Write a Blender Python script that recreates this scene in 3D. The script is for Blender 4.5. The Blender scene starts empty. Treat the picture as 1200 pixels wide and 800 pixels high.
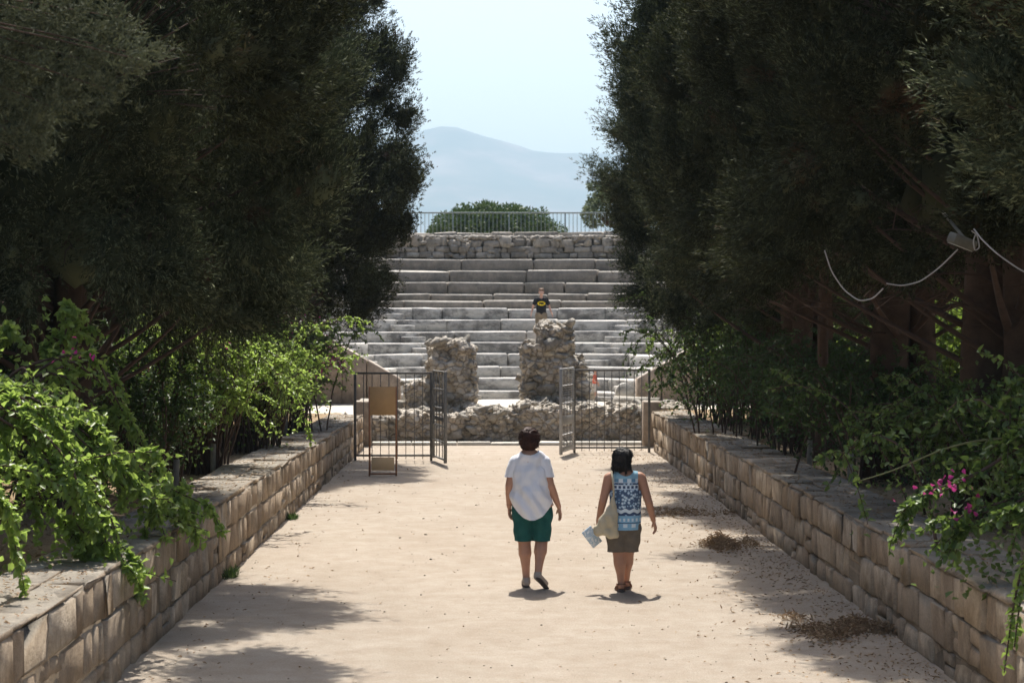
import bpy, bmesh, math, random
import numpy as np
from mathutils import Vector, Matrix, noise as mnoise

# ------------------------------------------------------------------ camera, world, sun, exposure
scn = bpy.context.scene
COL = scn.collection
CAM = (0.0, 0.0, 2.7)
F = 2300.0                                   # focal length in pixels of the 1200 px wide photo
cd = bpy.data.cameras.new('camera'); cam = bpy.data.objects.new('camera', cd); COL.objects.link(cam)
cam.location = CAM
cam.rotation_euler = Vector((33, F, -24)).to_track_quat('-Z', 'Y').to_euler()
cd.sensor_width = 36.0; cd.lens = 36.0 * F / 1200.0
cd.clip_start = 0.1; cd.clip_end = 30000
cd.dof.use_dof = True; cd.dof.focus_distance = 20.5; cd.dof.aperture_fstop = 5.0
scn.camera = cam

SUN_EL = math.radians(62); SUN_AZ = math.radians(-3)      # azimuth measured from +Y towards +X
w = bpy.data.worlds.new('World'); scn.world = w; w.use_nodes = True
nt = w.node_tree; nt.nodes.clear()
sky = nt.nodes.new('ShaderNodeTexSky'); sky.sky_type = 'NISHITA'; sky.sun_disc = False
sky.sun_elevation = SUN_EL; sky.sun_rotation = SUN_AZ; sky.dust_density = 3.5; sky.air_density = 1.0; sky.ozone_density = 0.4
bg = nt.nodes.new('ShaderNodeBackground'); bg.inputs['Strength'].default_value = 0.130
out = nt.nodes.new('ShaderNodeOutputWorld')
nt.links.new(sky.outputs[0], bg.inputs[0]); nt.links.new(bg.outputs[0], out.inputs[0])
sd = bpy.data.lights.new('sun', 'SUN'); sd.energy = 4.35; sd.angle = math.radians(0.5); sd.color = (1.0, 0.95, 0.87)
sun = bpy.data.objects.new('sun', sd); COL.objects.link(sun)
sdir = Vector((math.sin(SUN_AZ) * math.cos(SUN_EL), math.cos(SUN_AZ) * math.cos(SUN_EL), math.sin(SUN_EL)))
sun.rotation_euler = (-sdir).to_track_quat('-Z', 'Y').to_euler(); sun.location = (0, 20, 40)
scn.view_settings.view_transform = 'Standard'; scn.view_settings.look = 'None'
scn.view_settings.exposure = 0.95; scn.view_settings.gamma = 1.0
scn.render.engine = 'CYCLES'
scn.cycles.max_bounces = 6; scn.cycles.diffuse_bounces = 3; scn.cycles.transmission_bounces = 3
scn.cycles.volume_bounces = 0; scn.cycles.transparent_max_bounces = 4
scn.cycles.use_denoising = True

rng = np.random.default_rng(7)
R = math.radians

def W(px, py, D):
    """world point seen at photo pixel (px,py), D metres in front"""
    return Vector(((px - 567) / F * D, D, CAM[2] - (py - 376) / F * D))

# ------------------------------------------------------------------ materials
def mat(name):
    m = bpy.data.materials.new(name); m.use_nodes = True
    n = m.node_tree; n.nodes.clear()
    o = n.nodes.new('ShaderNodeOutputMaterial'); p = n.nodes.new('ShaderNodeBsdfPrincipled')
    n.links.new(p.outputs[0], o.inputs[0])
    return m, n, p, o
def N(n, typ, **kw):
    x = n.nodes.new(typ)
    for k, v in kw.items():
        if k in x.inputs.keys(): x.inputs[k].default_value = v
        else: setattr(x, k, v)
    return x
def ramp(n, fac, stops):
    r = n.nodes.new('ShaderNodeValToRGB'); n.links.new(fac, r.inputs[0])
    e = r.color_ramp.elements
    while len(e) < len(stops): e.new(0.5)
    for i, (p, c) in enumerate(stops):
        e[i].position = p; e[i].color = (c[0], c[1], c[2], 1) if not isinstance(c, (int, float)) else (c, c, c, 1)
    return r.outputs[0]
def mix(n, fac, a, b, mode='MIX'):
    m = n.nodes.new('ShaderNodeMix'); m.data_type = 'RGBA'; m.blend_type = mode; m.clamp_factor = True
    for s, v in ((m.inputs[0], fac), (m.inputs[6], a), (m.inputs[7], b)):
        if isinstance(v, (int, float)): s.default_value = v
        elif isinstance(v, tuple): s.default_value = (v[0], v[1], v[2], 1)
        else: n.links.new(v, s)
    return m.outputs[2]
def noise_tex(n, scale, detail=5, rough=0.6, coords=None, dist=0.0):
    t = N(n, 'ShaderNodeTexNoise', Scale=scale, Detail=detail, Roughness=rough, Distortion=dist)
    c = coords or n.nodes.new('ShaderNodeTexCoord').outputs['Object']
    n.links.new(c, t.inputs['Vector'])
    return t.outputs['Fac']
def mapped(n, scale, which='Object'):
    tc = n.nodes.new('ShaderNodeTexCoord'); mp = n.nodes.new('ShaderNodeMapping')
    mp.inputs['Scale'].default_value = scale; n.links.new(tc.outputs[which], mp.inputs[0]); return mp.outputs[0]
def bump(n, p, h, strength=0.5, dist=0.02):
    b = N(n, 'ShaderNodeBump', Strength=strength, Distance=dist)
    n.links.new(h, b.inputs['Height']); n.links.new(b.outputs[0], p.inputs['Normal'])

def stone_mat(name, cols, stain=(0.06, 0.055, 0.05), stain_amt=0.5, top=None, bscale=14, bstr=0.7, stretch=(1, 1, 1), bdist=0.02, island=True):
    m, n, p, o = mat(name)
    if island:
        g = n.nodes.new('ShaderNodeNewGeometry')
        c = ramp(n, g.outputs['Random Per Island'], [(i / (len(cols) - 1), c) for i, c in enumerate(cols)])
    else:
        c = ramp(n, noise_tex(n, 1.3, 6, 0.7), [(0.3 + 0.4 * i / (len(cols) - 1), c) for i, c in enumerate(cols)])
        g = n.nodes.new('ShaderNodeNewGeometry')
    co = mapped(n, stretch)
    f1 = noise_tex(n, 5.0, 8, 0.7, co)
    c = mix(n, ramp(n, f1, [(0.38, 0.0), (0.75, 1.0)]), c, tuple(0.62 * x for x in cols[0]), 'MIX')
    f2 = noise_tex(n, 2.1, 7, 0.75, mapped(n, (stretch[0], stretch[1], stretch[2] * 0.6)))
    sm = n.nodes.new('ShaderNodeMath'); sm.operation = 'MULTIPLY'; sm.inputs[1].default_value = stain_amt
    n.links.new(ramp(n, f2, [(0.47, 0.0), (0.60, 1.0)]), sm.inputs[0])
    c = mix(n, sm.outputs[0], c, stain)
    if top is not None:  # recolours upward faces: weathering on path walls, painted sunlight on seat stone
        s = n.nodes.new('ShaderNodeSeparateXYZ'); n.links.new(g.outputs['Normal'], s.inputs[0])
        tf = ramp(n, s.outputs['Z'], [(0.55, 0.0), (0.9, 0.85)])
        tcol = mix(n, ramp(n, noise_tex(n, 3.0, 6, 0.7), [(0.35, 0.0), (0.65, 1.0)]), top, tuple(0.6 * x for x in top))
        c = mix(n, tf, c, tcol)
    fine = noise_tex(n, 55, 4, 0.7)
    c = mix(n, 0.35, c, ramp(n, fine, [(0.3, 0.25), (0.7, 1.0)]), 'MULTIPLY')
    n.links.new(c, p.inputs['Base Color']); p.inputs['Roughness'].default_value = 0.92
    p.inputs['Specular IOR Level'].default_value = 0.2
    hb = mix(n, 0.5, noise_tex(n, bscale, 8, 0.75, co), noise_tex(n, bscale * 3.3, 5, 0.7))
    bump(n, p, hb, bstr, bdist)
    return m

def leaf_mat(name, a, b, trans=0.35, rough=0.5, tcol=None, dead=None, spec=0.3, lit_tip=None):
    m, n, p, o = mat(name)
    g = n.nodes.new('ShaderNodeNewGeometry')
    c = ramp(n, g.outputs['Random Per Island'], [(0.0, a), (1.0, b)] if lit_tip is None else [(0.0, a), (0.72, b), (0.90, lit_tip)])  # random blades brighter: sunlit tips put into the colour
    f = noise_tex(n, 1.6, 3, 0.5)
    c = mix(n, ramp(n, f, [(0.35, 0.0), (0.65, 0.45)]), c, tuple(0.6 * (x + y) * 0.5 for x, y in zip(a, b)))
    if dead:
        d = ramp(n, noise_tex(n, 0.9, 2, 0.5, mapped(n, (1.3, 1.3, 1.0))), [(0.66, 0.0), (0.72, 0.8)])
        c = mix(n, d, c, dead)
    n.links.new(c, p.inputs['Base Color']); p.inputs['Roughness'].default_value = rough
    p.inputs['Specular IOR Level'].default_value = spec
    t = n.nodes.new('ShaderNodeBsdfTranslucent')
    tc = tcol or tuple(1.5 * x for x in b)
    n.links.new(mix(n, 0.6, c, tc), t.inputs['Color'])
    ms = n.nodes.new('ShaderNodeMixShader'); ms.inputs[0].default_value = trans
    n.links.new(p.outputs[0], ms.inputs[1]); n.links.new(t.outputs[0], ms.inputs[2]); n.links.new(ms.outputs[0], o.inputs[0])
    return m

def plain(name, col, rough=0.7, metal=0.0, var=0.25, scale=8, bstr=0.0, bs=60, spec=0.3):
    m, n, p, o = mat(name)
    f = noise_tex(n, scale, 5, 0.65)
    c = mix(n, ramp(n, f, [(0.3, 0.0), (0.7, 1.0)]), col, tuple(x * (1 - var) for x in col))
    n.links.new(c, p.inputs['Base Color'])
    p.inputs['Roughness'].default_value = rough; p.inputs['Metallic'].default_value = metal
    p.inputs['Specular IOR Level'].default_value = spec
    if bstr: bump(n, p, noise_tex(n, bs, 5, 0.7), bstr, 0.01)
    return m

M = {}
M['wall'] = stone_mat('wall_stone', [(0.45, 0.35, 0.245), (0.60, 0.485, 0.36), (0.33, 0.25, 0.18), (0.63, 0.53, 0.41), (0.41, 0.31, 0.215), (0.53, 0.42, 0.31), (0.38, 0.285, 0.195), (0.68, 0.58, 0.46)],
                      stain=(0.13, 0.09, 0.06), stain_amt=0.45, top=(0.36, 0.33, 0.28), bscale=11, bstr=0.9, bdist=0.03)
M['mortar'] = stone_mat('mortar', [(0.25, 0.19, 0.13), (0.33, 0.26, 0.18)], island=False, stain_amt=0.5, top=(0.36, 0.33, 0.28), bscale=20)
M['rubble'] = stone_mat('rubble_stone', [(0.43, 0.38, 0.31), (0.57, 0.52, 0.45), (0.37, 0.32, 0.265), (0.60, 0.56, 0.49), (0.47, 0.40, 0.31), (0.52, 0.47, 0.40)],
                        stain=(0.10, 0.085, 0.07), stain_amt=0.55, top=(0.50, 0.47, 0.41), bscale=9, bstr=1.0, bdist=0.05)
m, n, p, o = mat('ruined_masonry')
co = n.nodes.new('ShaderNodeTexCoord').outputs['Object']
wn = N(n, 'ShaderNodeTexNoise', Scale=5.0, Detail=4.0); n.links.new(co, wn.inputs['Vector'])
wc = mix(n, 0.12, mapped(n, (1, 1, 1.5)), wn.outputs['Color'])
ve = N(n, 'ShaderNodeTexVoronoi', Scale=5.5); ve.feature = 'DISTANCE_TO_EDGE'; n.links.new(wc, ve.inputs['Vector'])
vc = N(n, 'ShaderNodeTexVoronoi', Scale=5.5); n.links.new(wc, vc.inputs['Vector'])
sepc = n.nodes.new('ShaderNodeSeparateColor'); n.links.new(vc.outputs['Color'], sepc.inputs[0])
c = ramp(n, sepc.outputs[0], [(0.0, (0.38, 0.325, 0.265)), (0.25, (0.56, 0.505, 0.435)), (0.5, (0.48, 0.415, 0.335)), (0.75, (0.64, 0.59, 0.52)), (1.0, (0.52, 0.43, 0.33))])
c = mix(n, ramp(n, noise_tex(n, 3.0, 7, 0.7), [(0.42, 0.0), (0.62, 0.8)]), c, (0.43, 0.36, 0.275))
c = mix(n, ramp(n, noise_tex(n, 6.0, 8, 0.75), [(0.52, 0.0), (0.68, 0.7)]), c, (0.14, 0.115, 0.09))
c = mix(n, ramp(n, ve.outputs['Distance'], [(0.0, 0.75), (0.05, 0.0)]), c, (0.20, 0.16, 0.12))
gg = n.nodes.new('ShaderNodeNewGeometry'); s_ = n.nodes.new('ShaderNodeSeparateXYZ'); n.links.new(gg.outputs['Normal'], s_.inputs[0])
c = mix(n, ramp(n, s_.outputs['Z'], [(0.5, 0.0), (0.9, 0.8)]), c, (0.56, 0.52, 0.45))  # upward faces paler: sunlit tops of the ruins put into the colour
n.links.new(c, p.inputs['Base Color']); p.inputs['Roughness'].default_value = 0.95; p.inputs['Specular IOR Level'].default_value = 0.15
hh_ = mix(n, 0.45, ramp(n, ve.outputs['Distance'], [(0.0, 0.0), (0.09, 1.0)]), noise_tex(n, 13, 8, 0.8))
bump(n, p, hh_, 1.0, 0.06)
M['ruin'] = m
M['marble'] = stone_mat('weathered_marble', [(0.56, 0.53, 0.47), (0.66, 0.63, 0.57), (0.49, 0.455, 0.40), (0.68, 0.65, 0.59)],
                        stain=(0.16, 0.15, 0.135), stain_amt=0.9, top=(0.78, 0.75, 0.69), bscale=8, bstr=0.6, bdist=0.03, stretch=(0.6, 0.6, 1.6))  # bright top colour paints the sunlit treads
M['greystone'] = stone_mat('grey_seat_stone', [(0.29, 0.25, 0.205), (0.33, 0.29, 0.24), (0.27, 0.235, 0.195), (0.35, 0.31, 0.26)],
                           stain=(0.12, 0.11, 0.095), stain_amt=0.6, top=(0.68, 0.64, 0.56), bscale=9, bstr=0.8, bdist=0.03)  # top far paler than risers: sun on the treads put into the colour
M['pinkstone'] = stone_mat('pink_block_stone', [(0.42, 0.33, 0.25), (0.50, 0.40, 0.31), (0.38, 0.30, 0.23)],
                           stain=(0.18, 0.14, 0.11), stain_amt=0.5, top=(0.55, 0.49, 0.42), bscale=9, bstr=0.7)
M['rimstone'] = stone_mat('rim_stone', [(0.40, 0.345, 0.28), (0.50, 0.44, 0.36), (0.34, 0.29, 0.23)],
                          stain=(0.15, 0.13, 0.10), stain_amt=0.6, top=(0.55, 0.51, 0.44), bscale=9, bstr=1.0, bdist=0.05)
M['bark'] = plain('bark', (0.10, 0.065, 0.045), 0.95, var=0.5, scale=6, bstr=0.9, bs=22)
M['twig'] = plain('twig', (0.10, 0.065, 0.05), 0.95, var=0.4)
M['stem'] = plain('green_stem', (0.22, 0.22, 0.10), 0.8, var=0.4)
M['cypress'] = leaf_mat('cypress_foliage', (0.020, 0.023, 0.011), (0.050, 0.052, 0.025), 0.08, 0.8, tcol=(0.10, 0.13, 0.04), dead=(0.09, 0.045, 0.025), spec=0.08, lit_tip=(0.13, 0.14, 0.075))
M['cypress_lit'] = leaf_mat('cypress_foliage_lit', (0.034, 0.042, 0.021), (0.088, 0.098, 0.050), 0.10, 0.8, tcol=(0.08, 0.12, 0.06), dead=(0.09, 0.045, 0.025), spec=0.08, lit_tip=(0.22, 0.24, 0.13))  # brighter copy of the cypress foliage; lit clumps put into the colour
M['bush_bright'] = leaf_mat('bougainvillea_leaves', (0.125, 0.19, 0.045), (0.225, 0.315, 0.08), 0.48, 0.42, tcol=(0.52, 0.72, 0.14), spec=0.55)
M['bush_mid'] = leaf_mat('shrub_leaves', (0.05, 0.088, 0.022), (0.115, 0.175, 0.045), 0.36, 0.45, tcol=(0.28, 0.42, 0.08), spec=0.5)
M['bush_dark'] = leaf_mat('dark_shrub_leaves', (0.028, 0.055, 0.018), (0.065, 0.115, 0.035), 0.25, 0.5, tcol=(0.12, 0.20, 0.04))  # darker leaf copy; on shaded shrubs the shade is put into the colour
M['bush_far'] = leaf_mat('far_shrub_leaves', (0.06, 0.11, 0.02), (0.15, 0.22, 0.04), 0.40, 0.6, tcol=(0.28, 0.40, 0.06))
M['dome'] = leaf_mat('round_tree_leaves', (0.04, 0.075, 0.02), (0.085, 0.13, 0.035), 0.15, 0.6, tcol=(0.10, 0.17, 0.04))
M['grey_leaf'] = leaf_mat('grey_green_leaves', (0.09, 0.12, 0.06), (0.17, 0.21, 0.11), 0.2, 0.6)  # grey-green leaves, with the lightening of distant haze put into the colour
M['flower'] = leaf_mat('pink_bracts', (0.28, 0.02, 0.12), (0.48, 0.05, 0.24), 0.3, 0.5, tcol=(0.5, 0.05, 0.25))
M['litter'] = leaf_mat('dry_leaves', (0.20, 0.115, 0.065), (0.46, 0.34, 0.21), 0.15, 0.8, tcol=(0.3, 0.2, 0.1))
M['drygrass'] = leaf_mat('dry_grass', (0.35, 0.27, 0.14), (0.50, 0.42, 0.24), 0.25, 0.8, tcol=(0.5, 0.4, 0.2))
M['iron'] = plain('gate_iron', (0.17, 0.16, 0.15), 0.6, 0.3, 0.4, 20)
M['ironmid'] = plain('weathered_gate_iron', (0.26, 0.25, 0.23), 0.6, 0.2, 0.4, 20)
M['ironlight'] = plain('grey_metal_sheet', (0.44, 0.43, 0.42), 0.55, 0.3, 0.25, 12)
M['rail'] = plain('railing_paint', (0.22, 0.27, 0.27), 0.6, 0.2, 0.2)
M['board2'] = plain('pale_tan_board', (0.70, 0.50, 0.29), 0.7, 0, 0.1, 5)
M['board'] = plain('brown_board', (0.52, 0.325, 0.155), 0.7, 0, 0.15, 5)
M['boardframe'] = plain('red_brown_frame', (0.36, 0.17, 0.09), 0.7, 0, 0.3, 12)
M['post'] = plain('grey_post', (0.26, 0.24, 0.21), 0.85, 0, 0.35, 15)
M['kerb'] = plain('kerb_stone', (0.60, 0.57, 0.50), 0.9, 0, 0.3, 6, 0.5, 30)
M['lamp'] = plain('lamp_housing', (0.15, 0.145, 0.12), 0.6, 0.1, 0.3)
M['glass'] = plain('lamp_glass', (0.5, 0.5, 0.45), 0.15, 0.0, 0.1, spec=0.6)
M['cable'] = plain('pale_cable', (0.36, 0.34, 0.32), 0.6, 0, 0.1)

# path / soil
def soil(name, a, b, c3, bs=0.5):
    m, n, p, o = mat(name)
    f = noise_tex(n, 0.55, 8, 0.62)
    c = ramp(n, f, [(0.30, a), (0.52, b), (0.72, a)])
    f2 = noise_tex(n, 3.2, 8, 0.75)
    c = mix(n, ramp(n, f2, [(0.40, 0.0), (0.70, 0.75)]), c, c3)
    c = mix(n, ramp(n, noise_tex(n, 0.8, 5, 0.7, mapped(n, (1.0, 0.35, 1.0))), [(0.45, 0.0), (0.75, 0.5)]), c, c3)
    v = N(n, 'ShaderNodeTexVoronoi', Scale=42.0); n.links.new(n.nodes.new('ShaderNodeTexCoord').outputs['Object'], v.inputs['Vector'])
    peb = ramp(n, v.outputs['Distance'], [(0.10, 1.0), (0.22, 0.0)])
    sel = ramp(n, noise_tex(n, 9, 4, 0.7), [(0.55, 0.0), (0.62, 1.0)])
    pm = mix(n, 1.0, peb, sel, 'MULTIPLY')
    c = mix(n, mix(n, 0.6, pm, (0, 0, 0)), c, tuple(0.62 * x for x in a))
    fine = noise_tex(n, 60, 5, 0.8)
    c = mix(n, 0.45, c, ramp(n, fine, [(0.35, 0.4), (0.6, 1.0)]), 'MULTIPLY')
    n.links.new(c, p.inputs['Base Color']); p.inputs['Roughness'].default_value = 1.0; p.inputs['Specular IOR Level'].default_value = 0.1
    h = mix(n, 0.5, noise_tex(n, 6, 8, 0.75), fine)
    v2 = N(n, 'ShaderNodeTexVoronoi', Scale=3.6); v2.feature = 'SMOOTH_F1'; n.links.new(mapped(n, (1.0, 0.6, 1.0)), v2.inputs['Vector'])
    h = mix(n, 0.35, h, v2.outputs['Distance'])
    h = mix(n, 0.3, h, pm, 'ADD')
    bump(n, p, h, bs, 0.03)
    return m
M['path'] = soil('sandy_path', (0.392, 0.338, 0.274), (0.438, 0.383, 0.318), (0.318, 0.256, 0.196), 1.0)
M['soil'] = soil('dry_soil', (0.33, 0.245, 0.15), (0.42, 0.32, 0.20), (0.20, 0.14, 0.09), 0.9)
M['orch'] = soil('pale_floor', (0.60, 0.55, 0.47), (0.66, 0.61, 0.53), (0.52, 0.46, 0.38), 0.4)

# ------------------------------------------------------------------ mesh helpers
class Geo:
    def __init__(s): s.v = []; s.f = []; s.n = 0
    def add(s, V, faces):
        V = np.asarray(V, dtype=np.float64).reshape(-1, 3)
        s.v.append(V)
        for f in faces:
            f = np.asarray(f, dtype=np.int64)
            if f.size: s.f.append(f + s.n)
        s.n += len(V)
    def mesh(s, name, m, smooth=False):
        V = np.concatenate(s.v) if s.v else np.zeros((0, 3))
        me = bpy.data.meshes.new(name)
        me.vertices.add(len(V)); me.vertices.foreach_set('co', V.astype(np.float32).ravel())
        loops = np.concatenate([f.ravel() for f in s.f]); sizes = np.concatenate([np.full(len(f), f.shape[1]) for f in s.f])
        me.loops.add(len(loops)); me.loops.foreach_set('vertex_index', loops.astype(np.int32))
        starts = np.concatenate([[0], np.cumsum(sizes)[:-1]])
        me.polygons.add(len(sizes)); me.polygons.foreach_set('loop_start', starts.astype(np.int32))
        try: me.polygons.foreach_set('loop_total', sizes.astype(np.int32))
        except Exception: pass
        me.update(calc_edges=True); me.validate()
        if m: me.materials.append(m)
        if smooth: me.polygons.foreach_set('use_smooth', np.ones(len(sizes), dtype=bool))
        return me
    def build(s, name, m, parent=None, smooth=False, loc=None):
        return link(name, s.mesh(name, m, smooth), parent, loc)

def link(name, me, parent=None, loc=None):
    o = bpy.data.objects.new(name, me); COL.objects.link(o)
    if parent: o.parent = parent
    if loc is not None: o.location = loc
    return o
def tag(o, label, cat, group=None):
    o['label'] = label; o['category'] = cat
    if group: o['group'] = group
    return o
def kind(o, k): o['kind'] = k; return o
def thing(name, label, cat, loc=(0, 0, 0), rz=0, group=None):
    o = bpy.data.objects.new(name, None); COL.objects.link(o); o.location = loc; o.rotation_euler = (0, 0, rz)
    o.empty_display_size = 0.2
    return tag(o, label, cat, group)
def dup(root, loc, rz, label, group=None, sc=None):
    r = root.copy(); COL.objects.link(r); r.location = loc; r.rotation_euler = (0, 0, rz); r['label'] = label
    if sc: r.scale = sc
    if group: r['group'] = group
    for ch in list(root.children):
        c = ch.copy(); COL.objects.link(c); c.parent = r
        for g in ch.children:
            d = g.copy(); COL.objects.link(d); d.parent = c
    return r

# chamfered box topology
_cs = np.array([[sx, sy, sz] for sx in (-1, 1) for sy in (-1, 1) for sz in (-1, 1)], float)
_cv = []
for c in range(8):
    for a in range(3):
        _cv.append((c, a))
def _cboxf():
    idx = {k: i for i, k in enumerate(_cv)}
    P = np.array([[(_cs[c][b] if b == a else _cs[c][b] * 0.8) for b in range(3)] for c, a in _cv])
    q, t = [], []
    def orient(f):
        p = P[f]; nrm = np.cross(p[1] - p[0], p[2] - p[0])
        return f if nrm @ p.mean(0) > 0 else f[::-1]
    for a in range(3):
        b, c2 = [x for x in range(3) if x != a]
        for s in (-1, 1):
            cs = [i for i in range(8) if _cs[i][a] == s]
            cs.sort(key=lambda i: math.atan2(_cs[i][c2], _cs[i][b]))
            q.append(orient([idx[(i, a)] for i in cs]))
    for i in range(8):
        for j in range(i + 1, 8):
            d = np.abs(_cs[i] - _cs[j])
            if d.sum() == 2:
                ax = int(np.argmax(d)); a, b = [x for x in range(3) if x != ax]
                q.append(orient([idx[(i, a)], idx[(j, a)], idx[(j, b)], idx[(i, b)]]))
    for i in range(8): t.append(orient([idx[(i, 0)], idx[(i, 1)], idx[(i, 2)]]))
    return np.array(q), np.array(t)
_CQ, _CT = _cboxf()
_CC = np.array([c for c, a in _cv]); _CA = np.array([a for c, a in _cv])
def cbox(g, corners, ch=0.012, jit=0.0):
    """corners: 8x3 in order sx,sy,sz (z fastest). chamfered block"""
    C = np.asarray(corners, float)
    ctr = C.mean(0)
    # local axes lengths
    V = np.zeros((24, 3))
    ex = [C[4:].mean(0) - C[:4].mean(0), C[[2, 3, 6, 7]].mean(0) - C[[0, 1, 4, 5]].mean(0), C[1::2].mean(0) - C[0::2].mean(0)]
    un = [e / (np.linalg.norm(e) + 1e-9) for e in ex]
    for k in range(24):
        p = C[_CC[k]].copy()
        for b in range(3):
            if b != _CA[k]: p -= un[b] * _cs[_CC[k]][b] * min(ch, np.linalg.norm(ex[b]) * 0.3)
        V[k] = p
    if jit: V += rng.normal(0, jit, (24, 3))
    g.add(V, [_CQ, _CT])
def box(g, x0, x1, y0, y1, z0, z1, ch=0.004, jit=0.0):
    cbox(g, [[x, y, z] for x in (x0, x1) for y in (y0, y1) for z in (z0, z1)], ch, jit)
def tube(g, pts, rad, seg=8, caps=True, nz=0.0):
    pts = np.asarray(pts, float); n = len(pts)
    rad = np.broadcast_to(np.asarray(rad, float), (n,))
    T = np.gradient(pts, axis=0); T /= np.linalg.norm(T, axis=1)[:, None] + 1e-9
    up = np.array([0, 0, 1.0]) if abs(T[0][2]) < 0.9 else np.array([1.0, 0, 0])
    V = []
    a = np.cross(T[0], up); a /= np.linalg.norm(a)
    for i in range(n):
        a = a - T[i] * (a @ T[i]); a /= np.linalg.norm(a) + 1e-9
        b = np.cross(T[i], a)
        th = np.arange(seg) / seg * 2 * math.pi
        rr = rad[i] * (1 + (rng.normal(0, nz, seg) if nz else 0))
        V.append(pts[i] + np.outer(np.cos(th) * rr, a) + np.outer(np.sin(th) * rr, b))
    V = np.concatenate(V)
    q = [[i * seg + j, i * seg + (j + 1) % seg, (i + 1) * seg + (j + 1) % seg, (i + 1) * seg + j] for i in range(n - 1) for j in range(seg)]
    fs = [np.array(q)]
    if caps: fs += [np.array([list(range(seg))[::-1]]), np.array([[(n - 1) * seg + j for j in range(seg)]])]
    g.add(V, fs)
def bar(g, p, q, wd, dp=None):
    """rectangular bar between two points"""
    p = Vector(p); q = Vector(q); d = (q - p); L = d.length; dp = dp or wd
    r = d.to_track_quat('Z', 'Y').to_matrix()
    cs = []
    for sx in (-1, 1):
        for sy in (-1, 1):
            for sz in (0, 1):
                cs.append(p + r @ Vector((sx * wd / 2, sy * dp / 2, sz * L)))
    cbox(g, cs, min(wd, dp) * 0.15)

_ico_cache = {}
def ico(sub):
    if sub not in _ico_cache:
        bm = bmesh.new(); bmesh.ops.create_icosphere(bm, subdivisions=sub, radius=1.0)
        V = np.array([v.co[:] for v in bm.verts]); Fc = np.array([[v.index for v in f.verts] for f in bm.faces]); bm.free()
        _ico_cache[sub] = (V, Fc)
    return _ico_cache[sub]
def rock(g, c, size, sub=2, rough=0.22, rot=None):
    V, Fc = ico(sub); 
    P = np.sign(V) * np.abs(V) ** 0.72              # boxy
    P /= np.abs(P).max()
    k = rng.uniform(0, 100, 3)
    for i in range(len(P)):
        d = mnoise.noise(Vector(V[i] * 1.6 + k)); d2 = mnoise.noise(Vector(V[i] * 4 + k))
        P[i] *= 1 + rough * d * 1.6 + rough * 0.5 * d2
    P = P * np.asarray(size) 
    a = rng.uniform(-0.35, 0.35, 3) if rot is None else rot
    m = np.array(Matrix.Rotation(a[0], 3, 'X') @ Matrix.Rotation(a[1], 3, 'Y') @ Matrix.Rotation(a[2], 3, 'Z'))
    g.add(P @ m.T + np.asarray(c), [Fc])

def grid_sheet(xs, ys, zf):
    nx, ny = len(xs), len(ys)
    X, Y = np.meshgrid(xs, ys, indexing='ij'); Z = zf(X, Y)
    V = np.stack([X, Y, Z], -1).reshape(-1, 3)
    i, j = np.meshgrid(np.arange(nx - 1), np.arange(ny - 1), indexing='ij')
    a = (i * ny + j).ravel(); Q = np.stack([a, a + ny, a + ny + 1, a + 1], 1)
    return V, Q
def fbm(x, y, seed=0, octs=5, s=1.0):
    r = np.random.default_rng(seed); out = np.zeros_like(x, dtype=float); a = 1.0
    for o in range(octs):
        for _ in range(5):
            th = r.uniform(0, 2 * math.pi); ph = r.uniform(0, 6.28); k = s * (2 ** o) * r.uniform(0.7, 1.4)
            out += a * 0.4 * np.sin(k * (x * math.cos(th) + y * math.sin(th)) + ph + 1.3 * np.sin(k * 0.7 * (y * math.cos(th) - x * math.sin(th)) + ph * 2))
        a *= 0.5
    return out

# ------------------------------------------------------------------ setting: ground, terraces, hill, mountain
def XL(D): return -2.90 + 0.0085 * D          # inner face of the left wall
XR = 3.53
ZL = lambda D: 0.93 - 0.005 * D
ZR = 0.82

g = Geo()
V, Q = grid_sheet(np.array([-9000, -400, -60, -12, -6, -4, -3, -2, -1, 0, 1, 2, 3, 4, 6, 12, 60, 400, 9000.]),
                  np.array([-60, 0, 6, 12, 18, 24, 30, 36, 42, 50, 60, 200, 1000, 4000, 10500.]), lambda x, y: 0 * x)
g.add(V, [Q]); kind(g.build('ground', M['path']), 'structure')

def terr(x, y):
    return 0.02 * fbm(x, y, 3, 4, 0.8)
g = Geo()
xs = np.concatenate([np.array([-60, -30.]), np.linspace(-16, -3.2, 50)])
V, Q = grid_sheet(xs, np.linspace(2, 44.6, 120), lambda x, y: ZL(y) - 0.10 + terr(x, y)); g.add(V, [Q])
kind(g.build('left_terrace', M['soil']), 'structure')
g = Geo()
xs = np.concatenate([np.linspace(4.1, 16, 50), np.array([30., 60.])])
V, Q = grid_sheet(xs, np.linspace(2, 44.6, 120), lambda x, y: ZR - 0.10 + terr(x, y)); g.add(V, [Q])
kind(g.build('right_terrace', M['soil']), 'structure')

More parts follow.
